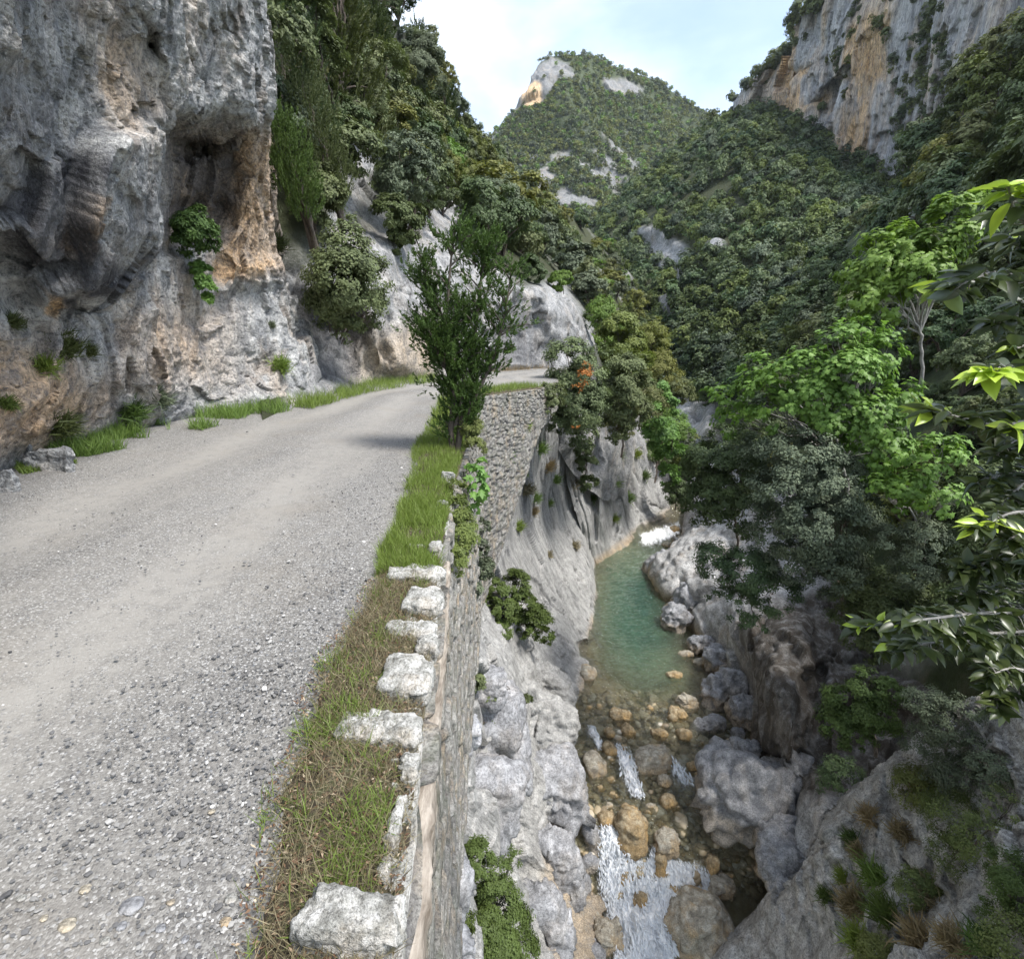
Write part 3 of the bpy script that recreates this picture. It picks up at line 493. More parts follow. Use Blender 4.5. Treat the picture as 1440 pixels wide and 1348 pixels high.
D1.displace(.3*fbm(P*.5, 4, seed=91)+rough*(chips(q, 1.1, 92, 4)*.8-.12*np.maximum(0, fbm(q*1.2, 5, seed=94, ridge=True))+.05*fbm(P*6, 4, .65, seed=95))+(1-rough)*(facet(q, 1.6, .4, .3, 96)*.2+.04*fbm(P*3, 5, seed=97)))
D1.build('riverbank', M_right, {'stain': 0*px, 'dark': .15*(1-rough)})
# dark wooded slope at the right
rows = [[(1195, 330, 122), (1250, 275, 110), (1310, 190, 98), (1365, 120, 88), (1440, 50, 78), (1560, -60, 66)],
        [(1150, 430, 85), (1225, 390, 76), (1290, 320, 68), (1355, 260, 62), (1440, 190, 56), (1580, 90, 48)],
        [(1080, 540, 58), (1180, 520, 50), (1260, 490, 44), (1340, 440, 39), (1440, 380, 34), (1600, 320, 30)],
        [(1040, 610, 46), (1120, 620, 38), (1200, 610, 32), (1290, 590, 28), (1400, 560, 24), (1600, 520, 19)],
        [(1040, 670, 39), (1120, 700, 31), (1200, 720, 25), (1300, 730, 21), (1420, 720, 17), (1620, 700, 13)],
        [(1080, 780, 30), (1160, 850, 24), (1230, 900, 19), (1320, 930, 15), (1450, 900, 12), (1650, 850, 9)],
        [(1120, 950, 24), (1200, 1050, 19), (1260, 1100, 16), (1350, 1080, 13), (1480, 1000, 11), (1680, 950, 8)]]
Gs = Relief(rows, 4.5); P = Gs.flat(); px, py = Gs.px.ravel(), Gs.py.ravel(); Gs.displace(.8*fbm(P*.2, 5, seed=101)+facet(P, 1.5, .7, .4, 102)*.3)
Gs.build('hillside', M_floor, {'rock': np.clip(2.*(fbm(P*.25, 3, seed=103)-.25), 0, .5)})
# far wooded slope
rows = [[(830, 322, 275), (880, 275, 280), (945, 218, 285), (1000, 182, 288), (1050, 150, 290), (1120, 110, 285), (1190, 60, 270), (1300, 0, 250)],
        [(838, 340, 235), (890, 300, 225), (960, 255, 215), (1030, 210, 210), (1090, 195, 212), (1140, 215, 208), (1200, 250, 195), (1320, 290, 165)],
        [(860, 400, 180), (915, 385, 165), (990, 345, 155), (1070, 320, 148), (1130, 310, 145), (1190, 310, 140), (1250, 320, 130), (1350, 340, 120)],
        [(905, 470, 140), (945, 460, 128), (1010, 440, 115), (1080, 425, 108), (1140, 415, 103), (1200, 410, 100), (1270, 400, 96), (1370, 400, 90)],
        [(935, 530, 115), (965, 520, 108), (1010, 510, 98), (1070, 500, 90), (1130, 495, 84), (1200, 480, 80), (1280, 470, 76), (1380, 460, 72)],
        [(955, 585, 98), (985, 580, 93), (1020, 565, 86), (1070, 560, 76), (1130, 560, 68), (1200, 560, 62), (1280, 560, 58), (1380, 560, 54)],
        [(960, 640, 80), (985, 640, 76), (1020, 630, 70), (1070, 630, 62), (1130, 620, 57), (1200, 620, 50), (1280, 620, 48), (1380, 620, 44)]]
E_ = Relief(rows, 3.5, [([(880, 330), (955, 340), (960, 400), (925, 400)], 12, 8)]); P = E_.flat(); px, py = E_.px.ravel(), E_.py.ravel()
rkE = np.clip(pm([(885, 325), (920, 318), (965, 345), (955, 392), (935, 392), (905, 345)], 5)+pm([(925, 420), (945, 415), (950, 450), (935, 450)], 4)+pm([(955, 560), (1010, 570), (1020, 640), (950, 640)], 8)+pm([(940, 195), (1010, 160), (1000, 175), (945, 210)], 4)+.9*pm([(1015, 535), (1050, 515), (1060, 530), (1020, 550)], 4)+pm([(990, 335), (1020, 340), (1018, 360), (990, 355)], 4), 0, 1)
E_.displace(3*fbm(P*.03, 4, seed=111)+rkE*(facet(P, 8, .8, .4, 112)*.5+facet(P, 3, .8, .4, 113)*.4))
M_slope2 = blend_mat('far_slope', dict(s=4.5, dark=(.14, .14, .14), mid=(.28, .28, .275), light=(.42, .41, .40), warm=(.45, .33, .2), bump=.9, crack=.2, warmbase=.06), (.04, .05, .022))
E_.build('hillside', M_slope2, {'rock': rkE, 'stain': 0*px, 'dark': 0*px})
# the tall cliff
rows = [[(1036, 138, 292), (1072, 110, 280), (1108, 78, 262), (1142, 15, 245), (1190, -60, 225), (1290, -150, 195), (1400, -210, 165), (1560, -260, 135)],
        [(1036, 150, 288), (1074, 130, 274), (1112, 110, 255), (1146, 90, 236), (1192, 60, 214), (1285, 20, 186), (1390, -20, 155), (1540, -60, 128)],
        [(1038, 165, 287), (1078, 160, 273), (1118, 160, 253), (1152, 180, 232), (1200, 190, 208), (1285, 170, 180), (1380, 140, 148), (1520, 100, 122)],
        [(1040, 185, 286), (1085, 200, 272), (1126, 212, 250), (1160, 265, 228), (1208, 325, 200), (1285, 345, 168), (1370, 320, 138), (1500, 280, 112)]]
Fc = Relief(rows, 1.7, [([(1140, 150), (1195, 90), (1200, 110), (1150, 180)], 6, 8), ([(1190, 60), (1240, 40), (1250, 300), (1200, 300), (1180, 190)], 12, 4), ([(1120, 95), (1145, 90), (1140, 110), (1118, 112)], 4, 5)])
P = Fc.flat(); px, py = Fc.px.ravel(), Fc.py.ravel(); q = P*np.array([1, 1, .33])
Fc.displace(2.2*fbm(q*.05, 4, seed=121)+chips(q, 12, 122, 4)*1.25)
nzF = .5+.5*fbm(P*np.array([.09, .09, .018]), 4, seed=125)
stF = np.clip(sstep(.42, .62, nzF)*(pm([(1190, 40), (1260, 10), (1270, 140), (1235, 310), (1190, 300), (1185, 200)], 18)+.9*pm([(1100, 60), (1180, 20), (1180, 150), (1100, 160)], 14)+.5), 0, 1)
vgF = np.clip(sstep(.55, .68, .5+.5*fbm(P*.05, 4, seed=126))+pm([(1270, 30), (1330, 60), (1330, 160), (1280, 200), (1260, 100)], 12)*sstep(.4, .6, .5+.5*fbm(P*.12, 4, seed=127)), 0, 1)
Fc.build('cliff', M_far, {'stain': stF*.85, 'dark': vgF*0})
# the peak
rows = [[(600, 285, 640), (680, 205, 650), (722, 168, 660), (738, 140, 672), (752, 102, 690), (772, 80, 715), (825, 80, 735), (870, 98, 750), (925, 124, 770), (990, 158, 800), (1080, 205, 850)],
        [(600, 300, 600), (680, 215, 612), (722, 185, 622), (742, 165, 632), (762, 150, 642), (785, 120, 660), (830, 110, 675), (870, 125, 690), (920, 150, 710), (980, 185, 740), (1080, 240, 780)],
        [(600, 350, 520), (680, 270, 530), (720, 245, 540), (750, 230, 550), (780, 220, 560), (810, 215, 565), (840, 220, 570), (870, 230, 580), (910, 245, 590), (970, 270, 610), (1080, 320, 640)],
        [(600, 450, 400), (680, 380, 410), (720, 350, 420), (750, 340, 430), (780, 330, 430), (810, 330, 430), (840, 335, 435), (870, 340, 440), (910, 350, 450), (970, 380, 460), (1080, 420, 480)]]
Hp = Relief(rows, 1.9, [([(735, 140), (752, 100), (775, 84), (778, 130), (760, 150), (740, 160)], 5, -9), ([(850, 108), (905, 125), (900, 138), (850, 125)], 3, -5)]); P = Hp.flat(); px, py = Hp.px.ravel(), Hp.py.ravel()
rkH = np.clip(pm([(718, 160), (735, 135), (750, 98), (775, 80), (800, 90), (815, 115), (790, 110), (780, 125), (762, 152), (725, 168)], 4)+pm([(848, 106), (880, 112), (905, 125), (900, 138), (850, 128)], 3)+.7*pm([(680, 195), (720, 165), (722, 172), (685, 208)], 3), 0, 1)
nH = .5+.5*fbm(P*np.array([.05, .05, .02]), 5, .7, seed=131)
rkH = np.maximum(rkH, pm([(690, 230), (800, 200), (880, 190), (900, 240), (840, 300), (700, 320)], 30)*sstep(.50, .57, nH))
Hp.displace(14*fbm(P*.012, 5, seed=132)+rkH*chips(P*np.array([1, 1, .45]), 24, 133, 3)*.8+3*fbm(P*.06, 3, seed=135))
M_peak2 = blend_mat('peak_slope', dict(s=12, dark=(.22, .22, .22), mid=(.21, .21, .205), light=(.30, .295, .28), warm=(.60, .36, .2), str_scale=(1, 1, .5), bump=.9, crack=.1, warmbase=.05), (.05, .07, .03))
Hp.build('mountain', M_peak2, {'rock': rkH, 'stain': pm([(738, 128), (752, 118), (762, 125), (762, 150), (740, 158)], 4), 'dark': 0*px})
def unit(v): return v/(np.linalg.norm(v, axis=-1, keepdims=True)+1e-9)
def frames(nrm, tan):
    z = unit(nrm); y = unit(tan-(tan*z).sum(1, keepdims=True)*z); x = np.cross(y, z); return np.stack([x, y, z], 2)
# ------------------------------------------------------------------ the river
def at(rel, x, y):
    k = int(np.argmin((rel.px-x)**2+(rel.py-y)**2)); return rel.P.reshape(-1, 3)[k].copy(), rel.n.reshape(-1, 3)[k].copy()
riv = [(1620, 925, 200, -18.6), (1440, 925, 190, -18.0), (1300, 925, 180, -17.4), (1245, 925, 170, -16.95), (1205, 920, 165, -16.3), (1180, 915, 160, -15.85), (1130, 905, 150, -15.6), (1060, 915, 150, -15.25), (985, 915, 140, -15.05),
       (900, 895, 110, -15), (830, 885, 90, -15), (775, 905, 75, -15), (752, 925, 60, -14.8), (738, 935, 50, -14.4), (700, 955, 45, -13.9), (640, 985, 40, -13), (605, 992, 30, -12.2), (580, 985, 30, -11.5)]
Wr = Relief([[(c-h, y, 'z', z), (c-h*.4, y, 'z', z), (c+h*.4, y, 'z', z), (c+h, y, 'z', z)] for y, c, h, z in riv], 2.0)
P = Wr.flat(); px, py = Wr.px.ravel(), Wr.py.ravel()
foam = np.clip(1.15*pm([(846, 1178), (868, 1172), (885, 1195), (905, 1225), (925, 1195), (945, 1215), (990, 1228), (1010, 1240), (965, 1275), (940, 1300), (945, 1400), (960, 1600), (860, 1600), (872, 1380), (865, 1300), (850, 1250)], 26)
    +.9*pm([(905, 768), (900, 752), (930, 742), (955, 735), (955, 752), (930, 762)], 8)+.85*pm([(826, 1022), (836, 1025), (848, 1050), (840, 1052)], 7)+.9*pm([(868, 1045), (888, 1060), (896, 1095), (905, 1120), (890, 1118), (875, 1085)], 10)
    +.7*pm([(945, 1065), (965, 1085), (985, 1105), (960, 1100), (945, 1085)], 12)+.6*pm([(845, 1165), (860, 1165), (858, 1185), (845, 1185)], 5), 0, 1)
fr = pm([(780, 960), (1060, 960), (1100, 1400), (780, 1700)], 20)
rip = (.035+.02*fr)*fbm(P*np.array([2.6, 3.6, 1]), 4, .6, seed=201)+.10*fr*fbm(P*.7, 3, seed=202)
up = np.zeros_like(P); up[:, 2] = 1
Wr.P = (P+up*(rip+foam*(.10+.55*fbm(P*np.array([2.6, 1.3, 1]), 5, .66, seed=203)))[:, None]).reshape(Wr.base.shape)
deep = np.clip(pm([(850, 770), (900, 760), (940, 770), (925, 830), (950, 900), (960, 960), (910, 960), (860, 930), (845, 880)], 28), 0, 1)*.78+.10
deepc = pm([(850, 800), (930, 795), (935, 900), (900, 930), (850, 900)], 35)
def water_mat():
    g = G('river_water'); o = g.tc.outputs['Object']
    n1 = g.noise(3.2, 5, .6, g.map((1, .8, 1))); n2 = g.noise(8, 5, .65); h = g.math('ADD', g.math('MULTIPLY', n1, 1.), g.math('MULTIPLY', n2, .6))
    nr = g.bump(h, 1., .32)
    tr = N('ShaderNodeBsdfTransparent', g.nt); g.L.new(g.mix(g.attr('deep'), (.97, .97, .92), (.50, .74, .62)), tr.inputs[0])
    body = g.mix(g.attr('centre'), (.17, .23, .14), (.03, .125, .085))
    df = N('ShaderNodeBsdfDiffuse', g.nt); g.L.new(body, df.inputs[0])
    m1 = N('ShaderNodeMixShader', g.nt); g.L.new(g.math('MULTIPLY', g.attr('deep'), .5), m1.inputs[0]); g.L.new(tr.outputs[0], m1.inputs[1]); g.L.new(df.outputs[0], m1.inputs[2])
    gl = N('ShaderNodeBsdfGlossy', g.nt); gl.inputs['Roughness'].default_value = .03; g.L.new(nr, gl.inputs['Normal'])
    fz = N('ShaderNodeFresnel', g.nt); fz.inputs['IOR'].default_value = 1.36; g.L.new(nr, fz.inputs['Normal'])
    m2 = N('ShaderNodeMixShader', g.nt); g.L.new(g.math('MINIMUM', g.math('MULTIPLY', fz.outputs[0], 2.5), .85), m2.inputs[0]); g.L.new(m1.outputs[0], m2.inputs[1]); g.L.new(gl.outputs[0], m2.inputs[2])
    fm = g.ramp(g.math('ADD', g.math('MULTIPLY', g.attr('foam'), 1.15), g.math('MULTIPLY', g.math('SUBTRACT', g.noise(3.6, 8, .78, g.map((1.9, .5, 1)), .6), .5), 3.2)), (.42, 0), (.80, 1))
    fm = g.math('MULTIPLY', fm, g.math('MINIMUM', g.math('MULTIPLY', g.attr('foam'), 4.), 1.))
    wb = g.bsdf(g.mix(g.ramp(g.noise(4, 6, .75, g.map((1.5, .7, 1))), (.25, 0), (.48, 1)), (.86, .88, .88), (.98, .97, .95)), .6, g.bump(g.noise(9, 6, .7), .5, .05), .3)
    m3 = N('ShaderNodeMixShader', g.nt); g.L.new(fm, m3.inputs[0]); g.L.new(m2.outputs[0], m3.inputs[1]); g.L.new(wb, m3.inputs[2])
    return g.end(m3.outputs[0])
fz_ = np.where((foam > .35) & (fr > .3))[0]; r_ = np.random.default_rng(12); fz_ = fz_[r_.random(len(fz_)) < 1]; k = r_.choice(fz_, 13000); Pf = Wr.P.reshape(-1, 3)[k]+r_.normal(0, .035, (13000, 3)); Pf[:, 2] += np.abs(r_.normal(0, .07, 13000))*foam[k]*(fbm(Pf*1.6, 3, seed=205)+.6)
rot_y = lambda r, n: frames(np.stack([r.normal(0, .25, n), r.normal(0, .25, n), np.ones(n)], 1), np.stack([r.normal(.15, .35, n), -np.ones(n), r.normal(-.15, .2, n)], 1)); sz_ = r_.lognormal(math.log(.017), .5, 13000); g = G('froth'); bb = g.bsdf((.96, .97, .98), .5, None, .3); tl = N('ShaderNodeBsdfTranslucent', g.nt); tl.inputs[0].default_value = (.9, .95, 1, 1); mm = N('ShaderNodeMixShader', g.nt); mm.inputs[0].default_value = .35; g.L.new(bb, mm.inputs[1]); g.L.new(tl.outputs[0], mm.inputs[2])
tag(link('white_water', instance_np('white_water', ICO[1][0], [ICO[1][1]], rot_y(r_, 13000)*np.stack([sz_*.8, sz_*3.6, sz_*.5], 1)[:, None, :], Pf, g.end(mm.outputs[0]), r_.random(13000), True)), 'frothing white water tumbling between the boulders', 'white water', kind='stuff')
Wr.build('river', water_mat(), {'foam': foam, 'deep': np.clip(deep, 0, 1), 'centre': deepc})
Bd = Relief([[(c-h*1.2, y, 'z', z), (c-h*.4, y, 'z', z), (c+h*.4, y, 'z', z), (c+h*1.2, y, 'z', z)] for y, c, h, z in riv], 2.4)
P = Bd.flat(); px, py = Bd.px.ravel(), Bd.py.ravel(); 
f1, f2, idb = worley(P*np.array([1.5, 1.5, .2]), 210); f1b, _, idc = worley(P*np.array([.65, .65, .1]), 213)
st = .30*(1-sstep(0, .55, f1))*(idb > .35)+.4*(1-sstep(0, .5, f1b))*(idc > .6)
dp = .42+1.3*pm([(850, 770), (940, 765), (950, 900), (900, 960), (850, 920)], 40)
Bd.P = (P+np.array([0, 0, 1.])*(-dp+st+.12*fbm(P*1.1, 4, seed=211))[:, None]).reshape(Bd.base.shape)
g = G('riverbed_stones'); n = g.noise(1.6, 8, .7); vc = g.vor(1.9, 'F1', None, 'Color'); sp_ = N('ShaderNodeSeparateColor', g.nt); g.L.new(vc, sp_.inputs[0])
c = g.ramp(n, (.3, (.14, .10, .05)), (.45, (.36, .28, .15)), (.58, (.50, .43, .29)), (.72, (.62, .57, .46))); c = g.mix(g.math('MULTIPLY', g.noise(.9, 3), .5), c, (.30, .21, .10))
Bd.build('riverbed', g.end(g.bsdf(c, .6, g.bump(g.noise(7, 6, .7), .7, .05), .4)))
# ------------------------------------------------------------------ boulders
r_ = np.random.default_rng(14); n = 2600; cx_ = r_.uniform(790, 1070, n); cy_ = 970+290*r_.random(n)**.9; zz = np.interp(-cy_, [-a_[0] for a_ in riv], [a_[3] for a_ in riv]); Pq = gz(cx_, cy_, zz-.16+.09*fbm(np.stack([cx_, cy_, 0*cx_], 1)*.03, 3, seed=215)); sz_ = np.clip(r_.lognormal(math.log(.085), .5, n), .03, .24); Vi, Fi = ICO[2]; Vi = Vi/((np.abs(Vi)**2.8).sum(1, keepdims=True)**(1/2.8)); Vi = Vi*(1+.28*(chips(Vi, .9, 77, 2)))[:, None]
g = G('shallow_stones'); M_sh = g.end(g.bsdf(g.mix(g.ramp(g.noise(6, 6, .7), (.35, 0), (.65, .6)), g.ramp(g.attr('tint'), (0, (.18, .14, .09)), (.35, (.42, .33, .19)), (.7, (.56, .47, .32)), (1, (.68, .64, .56))), (.32, .25, .16)), .45, g.bump(g.noise(20, 5), .5, .02), .5))
tag(link('river_stones', instance_np('river_stones', Vi, [Fi], rot_rand(r_, n, .6)*np.stack([sz_*1.25, sz_, sz_*.6], 1)[:, None, :], Pq, M_sh, r_.random(n), True)), 'packed tan and brown stones lying in the shallow bed', 'stones', kind='stuff')
def depth_of(P): return float((P-CAM)@F_)
def boulder(name, px, py, w, h, ang, mat, label, cat='boulder', group=None, z=None, rel=None, seed=0, dep=.8, sharp=.5, flute=0, sub=4, stain=0., box=0, dark=0., lift=0, octv=3):
    if rel is not None: C = at(rel, px, py)[0]
    else: C = gz(px, py, z)
    k = depth_of(C)/720; a = radians(ang); ex = math.cos(a)*R_-math.sin(a)*U_; ey = math.sin(a)*R_+math.cos(a)*U_
    V, Fq = ICO[sub]; V = V.copy()
    if box: V = V/np.maximum(1e-6, (np.abs(V)**box).sum(1, keepdims=True)**(1/box))*(1-.04*box/6)
    rx, ry = w/2*k, h/2*k; rz = (rx+ry)/2*dep; P = V[:, :1]*rx*ex+V[:, 1:2]*ry*ey+V[:, 2:]*rz*F_
    r = (rx+ry+rz)/3; q = P/r+seed*7.7; nr = V/np.linalg.norm(V, axis=1, keepdims=True); nw = nr[:, :1]*ex+nr[:, 1:2]*ey+nr[:, 2:]*F_
    hh = r*(chips(q, .95, seed, octv)*sharp+.07*fbm(q*.8, 3, seed=seed+1)+.035*fbm(q*5, 4, .6, seed=seed+3))
    if flute: hh = hh-r*flute*np.maximum(0, .6-worley(q*1.5, seed+5)[0])
    P = P+nw*hh[:, None]
    o = link(name, mesh_np(name, P, [Fq], mat, {'stain': np.clip(stain+(0 if z is None else .5*(1-sstep(-.05, .22, P[:, 2]+C[2]+lift-z))), 0, 1), 'dark': np.full(len(P), dark)}), loc=Vector(C+np.array([0, 0, lift])))
    return tag(o, label, cat, group)
Z = lambda y: float(np.interp(-y, [-r[0] for r in riv], [r[3] for r in riv]))
GB = 'boulders standing in the river'
mid = [  # px py w h angle material label
 (920, 1067, 58, 44, 8, M_boulder, 'largest round tan boulder in the middle of the rapids'), (838, 1075, 30, 48, -28, M_boulder, 'dark elongated boulder leaning at the left of the rapids'),
 (965, 987, 34, 27, 10, M_boulder, 'round tan boulder at the tail of the pool'), (953, 1004, 30, 22, 20, M_ochre, 'orange brown boulder just below the round tan one'),
 (962, 1031, 24, 19, 0, M_ochre, 'small orange boulder left of the flat grey rock'), (928, 1029, 27, 14, 5, M_ochre, 'low orange stone above the largest boulder'),
 (883, 1027, 22, 20, 30, M_ochre, 'ochre stone awash between the two tail channels'), (873, 1003, 36, 18, 12, M_ochre, 'flat tawny rock at the pool outlet'),
 (858, 1031, 15, 13, 0, M_ochre, 'tiny ochre stone in the left channel'), (857, 1052, 20, 26, -20, M_ochre, 'wet orange stone beside the left white chute'),
 (831, 1172, 24, 52, -14, M_grey, 'tall narrow grey stone standing by the left falls'), (938, 1183, 33, 42, -18, M_boulder, 'rough tan boulder above the waterfall'),
 (887, 1167, 46, 70, 0, M_ochre, 'wet orange rock split by the falling water'), (928, 1212, 18, 40, 0, M_ochre, 'dark orange rock inside the falls'),
 (1013, 1246, 40, 34, 20, M_boulder, 'tan boulder at the right lip of the white water'), (985, 1303, 100, 100, -30, M_boulder, 'huge smooth brown boulder at the foot of the falls'),
 (1002, 1213, 20, 26, 10, M_ochre, 'small upright stone right of the falls'), (935, 1096, 22, 20, 20, M_boulder, 'small tan boulder under the largest one'),
 (940, 1124, 26, 22, 0, M_ochre, 'rounded orange boulder in mid stream'), (852, 1150, 26, 26, 0, M_ochre, 'orange boulder upstream of the tall narrow stone'),
 (814, 1243, 38, 56, -8, M_grey, 'pale grey block on the left shore by the falls'), (829, 1212, 24, 30, 10, M_grey, 'grey stone below the tall narrow stone'),
 (833, 1286, 24, 26, 15, M_boulder, 'buff stone low on the left shore'), (812, 1283, 17, 22, 0, M_grey, 'little grey stone wedged in the left shore rocks'),
 (816, 1308, 20, 26, 0, M_grey, 'grey cobble at the bottom of the left shore'), (852, 1318, 40, 66, -18, M_boulder, 'long brown boulder edging the left of the white water'),
 (825, 1345, 54, 44, 0, M_grey, 'large rounded grey boulder cut by the bottom left shore'), (796, 1194, 19, 15, 0, M_boulder, 'round stone in the shallow left pocket'),
 (783, 1208, 13, 11, 0, M_boulder, 'tiny pale stone in the shallow left pocket'), (774, 1166, 34, 24, 10, M_boulder, 'pale slab stone at the edge of the left shallows'),
 (775, 1140, 36, 20, 20, M_ochre, 'ochre rim stone under the left grey bank'), (824, 946, 30, 28, 30, M_boulder, 'pale boulder under the foot of the long slab'),
 (997, 1019, 48, 28, -22, M_grey, 'flat grey rock lying at the right shore'), (1033, 1009, 16, 17, 0, M_grey, 'small grey stone by the right shore'),
 (1037, 1031, 22, 22, 10, M_grey, 'rounded grey stone tucked against the brown wall'), (1010, 1052, 30, 18, 20, M_ochre, 'ochre stone in the right shallows'),
 (965, 918, 24, 12, 0, M_boulder, 'low tan stone at the right of the pool'), (985, 930, 20, 16, 0, M_boulder, 'tan stone under the scalloped rocks'),
 (948, 948, 26, 14, 0, M_ochre, 'sunken tan stone in the pool shallows'), (1000, 1085, 22, 14, 10, M_ochre, 'wet ochre stone above the great grey boulder'),
 (975, 1075, 20, 12, 0, M_ochre, 'small ochre rock in the right riffle'), (1020, 1070, 24, 14, 0, M_ochre, 'flat ochre rock beside the grey cobbles'),
 (900, 1262, 22, 24, 10, M_ochre, 'wet orange stone poking out of the white water'), (878, 1232, 16, 22, 0, M_ochre, 'small wet stone at the head of the falls'), (945, 1250, 20, 18, 0, M_ochre, 'brown stone at the right of the falling water'), (892, 1318, 14, 16, 0, M_ochre, 'little brown stone deep in the white water'),
 (940, 764, 18, 10, 0, M_boulder, 'boulder beside the upper rapid of the pool'), (948, 742, 16, 10, 0, M_ochre, 'orange boulder in the upper rapid')]
for i, (x, y, w_, h_, a, m, lb) in enumerate(mid):
    boulder('boulder', x, y+2, w_*.92, h_*.92, a, m, lb, group=GB, z=Z(y)-.02, seed=300+i*3, sub=5 if w_ > 30 else 4, sharp=.75, box=2.6)
# small cobbles in the shallows
cob = [(rng.uniform(800, 1040), rng.uniform(985, 1235)) for _ in range(110)]
for i, (x, y) in enumerate(cob):
    s1 = rng.uniform(5, 14); boulder('cobble', x, y, s1*1.35, s1*.8, rng.uniform(-30, 30), [M_ochre, M_boulder][i % 3 == 0], 'wet brown cobble half sunk in the shallow rapids', 'stone', 'cobbles in the rapids', z=Z(y)-.12, seed=500+i, sub=3, sharp=.6)
# grey rocks of the right shore
for i, (x, y, w_, h_, a, rel, m, fl, lb) in enumerate([
 (1052, 1128, 128, 122, 14, None, M_grey, .5, 'great grey water carved boulder on the right shore'), (1140, 1118, 84, 128, -24, None, M_grey, .2, 'upright rounded rock behind the great grey boulder'),
 (1118, 1225, 110, 66, 30, None, M_grey, .2, 'low smooth grey rock below the great grey boulder'), (1016, 928, 56, 44, 10, None, M_near, .8, 'upper scalloped grey rock beside the pool'),
 (1018, 972, 66, 58, 0, None, M_near, .9, 'middle scalloped grey rock with deep hollows'), (985, 905, 36, 26, 0, None, M_near, .7, 'small scalloped rock at the pool edge'),
 (1052, 1062, 44, 40, 0, None, M_grey, .3, 'grey rock between the cobbles and brown wall'), (1095, 1180, 60, 60, 0, None, M_grey, .3, 'grey wedge against the great boulder'), (948, 872, 40, 40, 30, None, M_near, .7, 'grey ledge rock at the right edge of the pool'), (975, 850, 60, 60, 20, None, M_near, .6, 'large pale ledge rock above the pool edge'),
 (1040, 895, 60, 50, -10, None, M_near, .8, 'hollowed grey rock below the low dark bush'), (940, 800, 56, 50, 30, None, M_near, .5, 'rounded pale rock nose jutting into the pool'), (1110, 1250, 60, 40, 20, None, M_grey, .2, 'small grey rock at the foot of the pale slope'), (1045, 1000, 40, 50, 0, None, M_near, .6, 'grey rock leaning on the brown wall')]):
    boulder('rock', x, y, w_, h_, a, m, lb, 'rock', 'water carved rocks of the right shore', z=-14.6, seed=600+i*5, flute=fl, sub=5, sharp=.8, dep=.75, box=3.4, octv=3)
# rocks of the left shore under the wall
for i, (x, y, w_, h_, a, bx_, m, lb) in enumerate([
 (640, 1030, 84, 96, -30, 3, M_near, 'tilted grey block right under the near wall'), (705, 1045, 100, 160, -8, 3, M_near, 'tall flat faced grey rock below the block'),
 (775, 1115, 92, 118, -20, 2.4, M_near, 'rounded grey rock bulging over the left shallows'), (690, 1125, 110, 120, 0, 3, M_near, 'broad pale rock above the brambles'),
 (640, 1215, 60, 150, -18, 3, M_near, 'narrow grey slab beside the brambles'), (755, 1010, 110, 66, 32, 3, M_slab, 'pale whitish rock at the foot of the long slab'),
 (770, 960, 110, 44, 36, 3, M_slab, 'sloping slab foot running down to the pool'), (775, 1210, 62, 90, -25, 2.4, M_near, 'smooth grey rock by the left shore stones'),
 (765, 1300, 70, 110, -20, 2.6, M_near, 'dark sided rock right of the brambles'), (632, 1335, 90, 60, 15, 3, M_near, 'pale rock at the bottom under the wall'),
 (795, 1255, 40, 60, -10, 2.4, M_grey, 'egg shaped grey rock behind the shore stones'), (680, 965, 70, 50, 10, 3, M_near, 'grey hump under the ivy')]):
    boulder('rock', x, y, w_, h_, a, m, lb, 'rock', 'large rocks of the left shore', rel=C1, seed=700+i*5, box=bx_+1, sub=5, sharp=.9, dep=.5, octv=3)
# ------------------------------------------------------------------ leaf and plant tools
DIAMOND = (np.array([(0, 0, 0), (.5, .45, .06), (0, 1, -.04), (-.5, .45, .06)]), [np.array([[0, 1, 2, 3]])])
BLADE = (np.array([(-.5, 0, 0), (.5, 0, 0), (.38, .5, .10), (-.38, .5, .10), (0, 1, .36)]), [np.array([[0, 1, 2, 3]]), np.array([[3, 2, 4]])])
_f = [(0, 0), (.22, .02), (.48, .22), (.30, .34), (.52, .62), (.22, .58), (0, 1), (-.22, .58), (-.52, .62), (-.30, .34), (-.48, .22), (-.22, .02)]
FIG = (np.array([(x, y, -.25*abs(x)-.22*y*y) for x, y in _f]), [np.array([[0, 1, 2, 3], [0, 3, 4, 5], [0, 5, 6, 7], [0, 7, 8, 9], [0, 9, 10, 11]])])
del _f
def _f(h, n):
    h = (h*(2654435761+2*n*40503)) & 0xffffffff; h = h ^ (h >> 15); h = (h*(2246822519)) & 0xffffffff
    return ((h ^ (h >> 13)) & 0xffffff)/16777216.
def rdir(rng, n): return unit(rng.normal(size=(n, 3)))
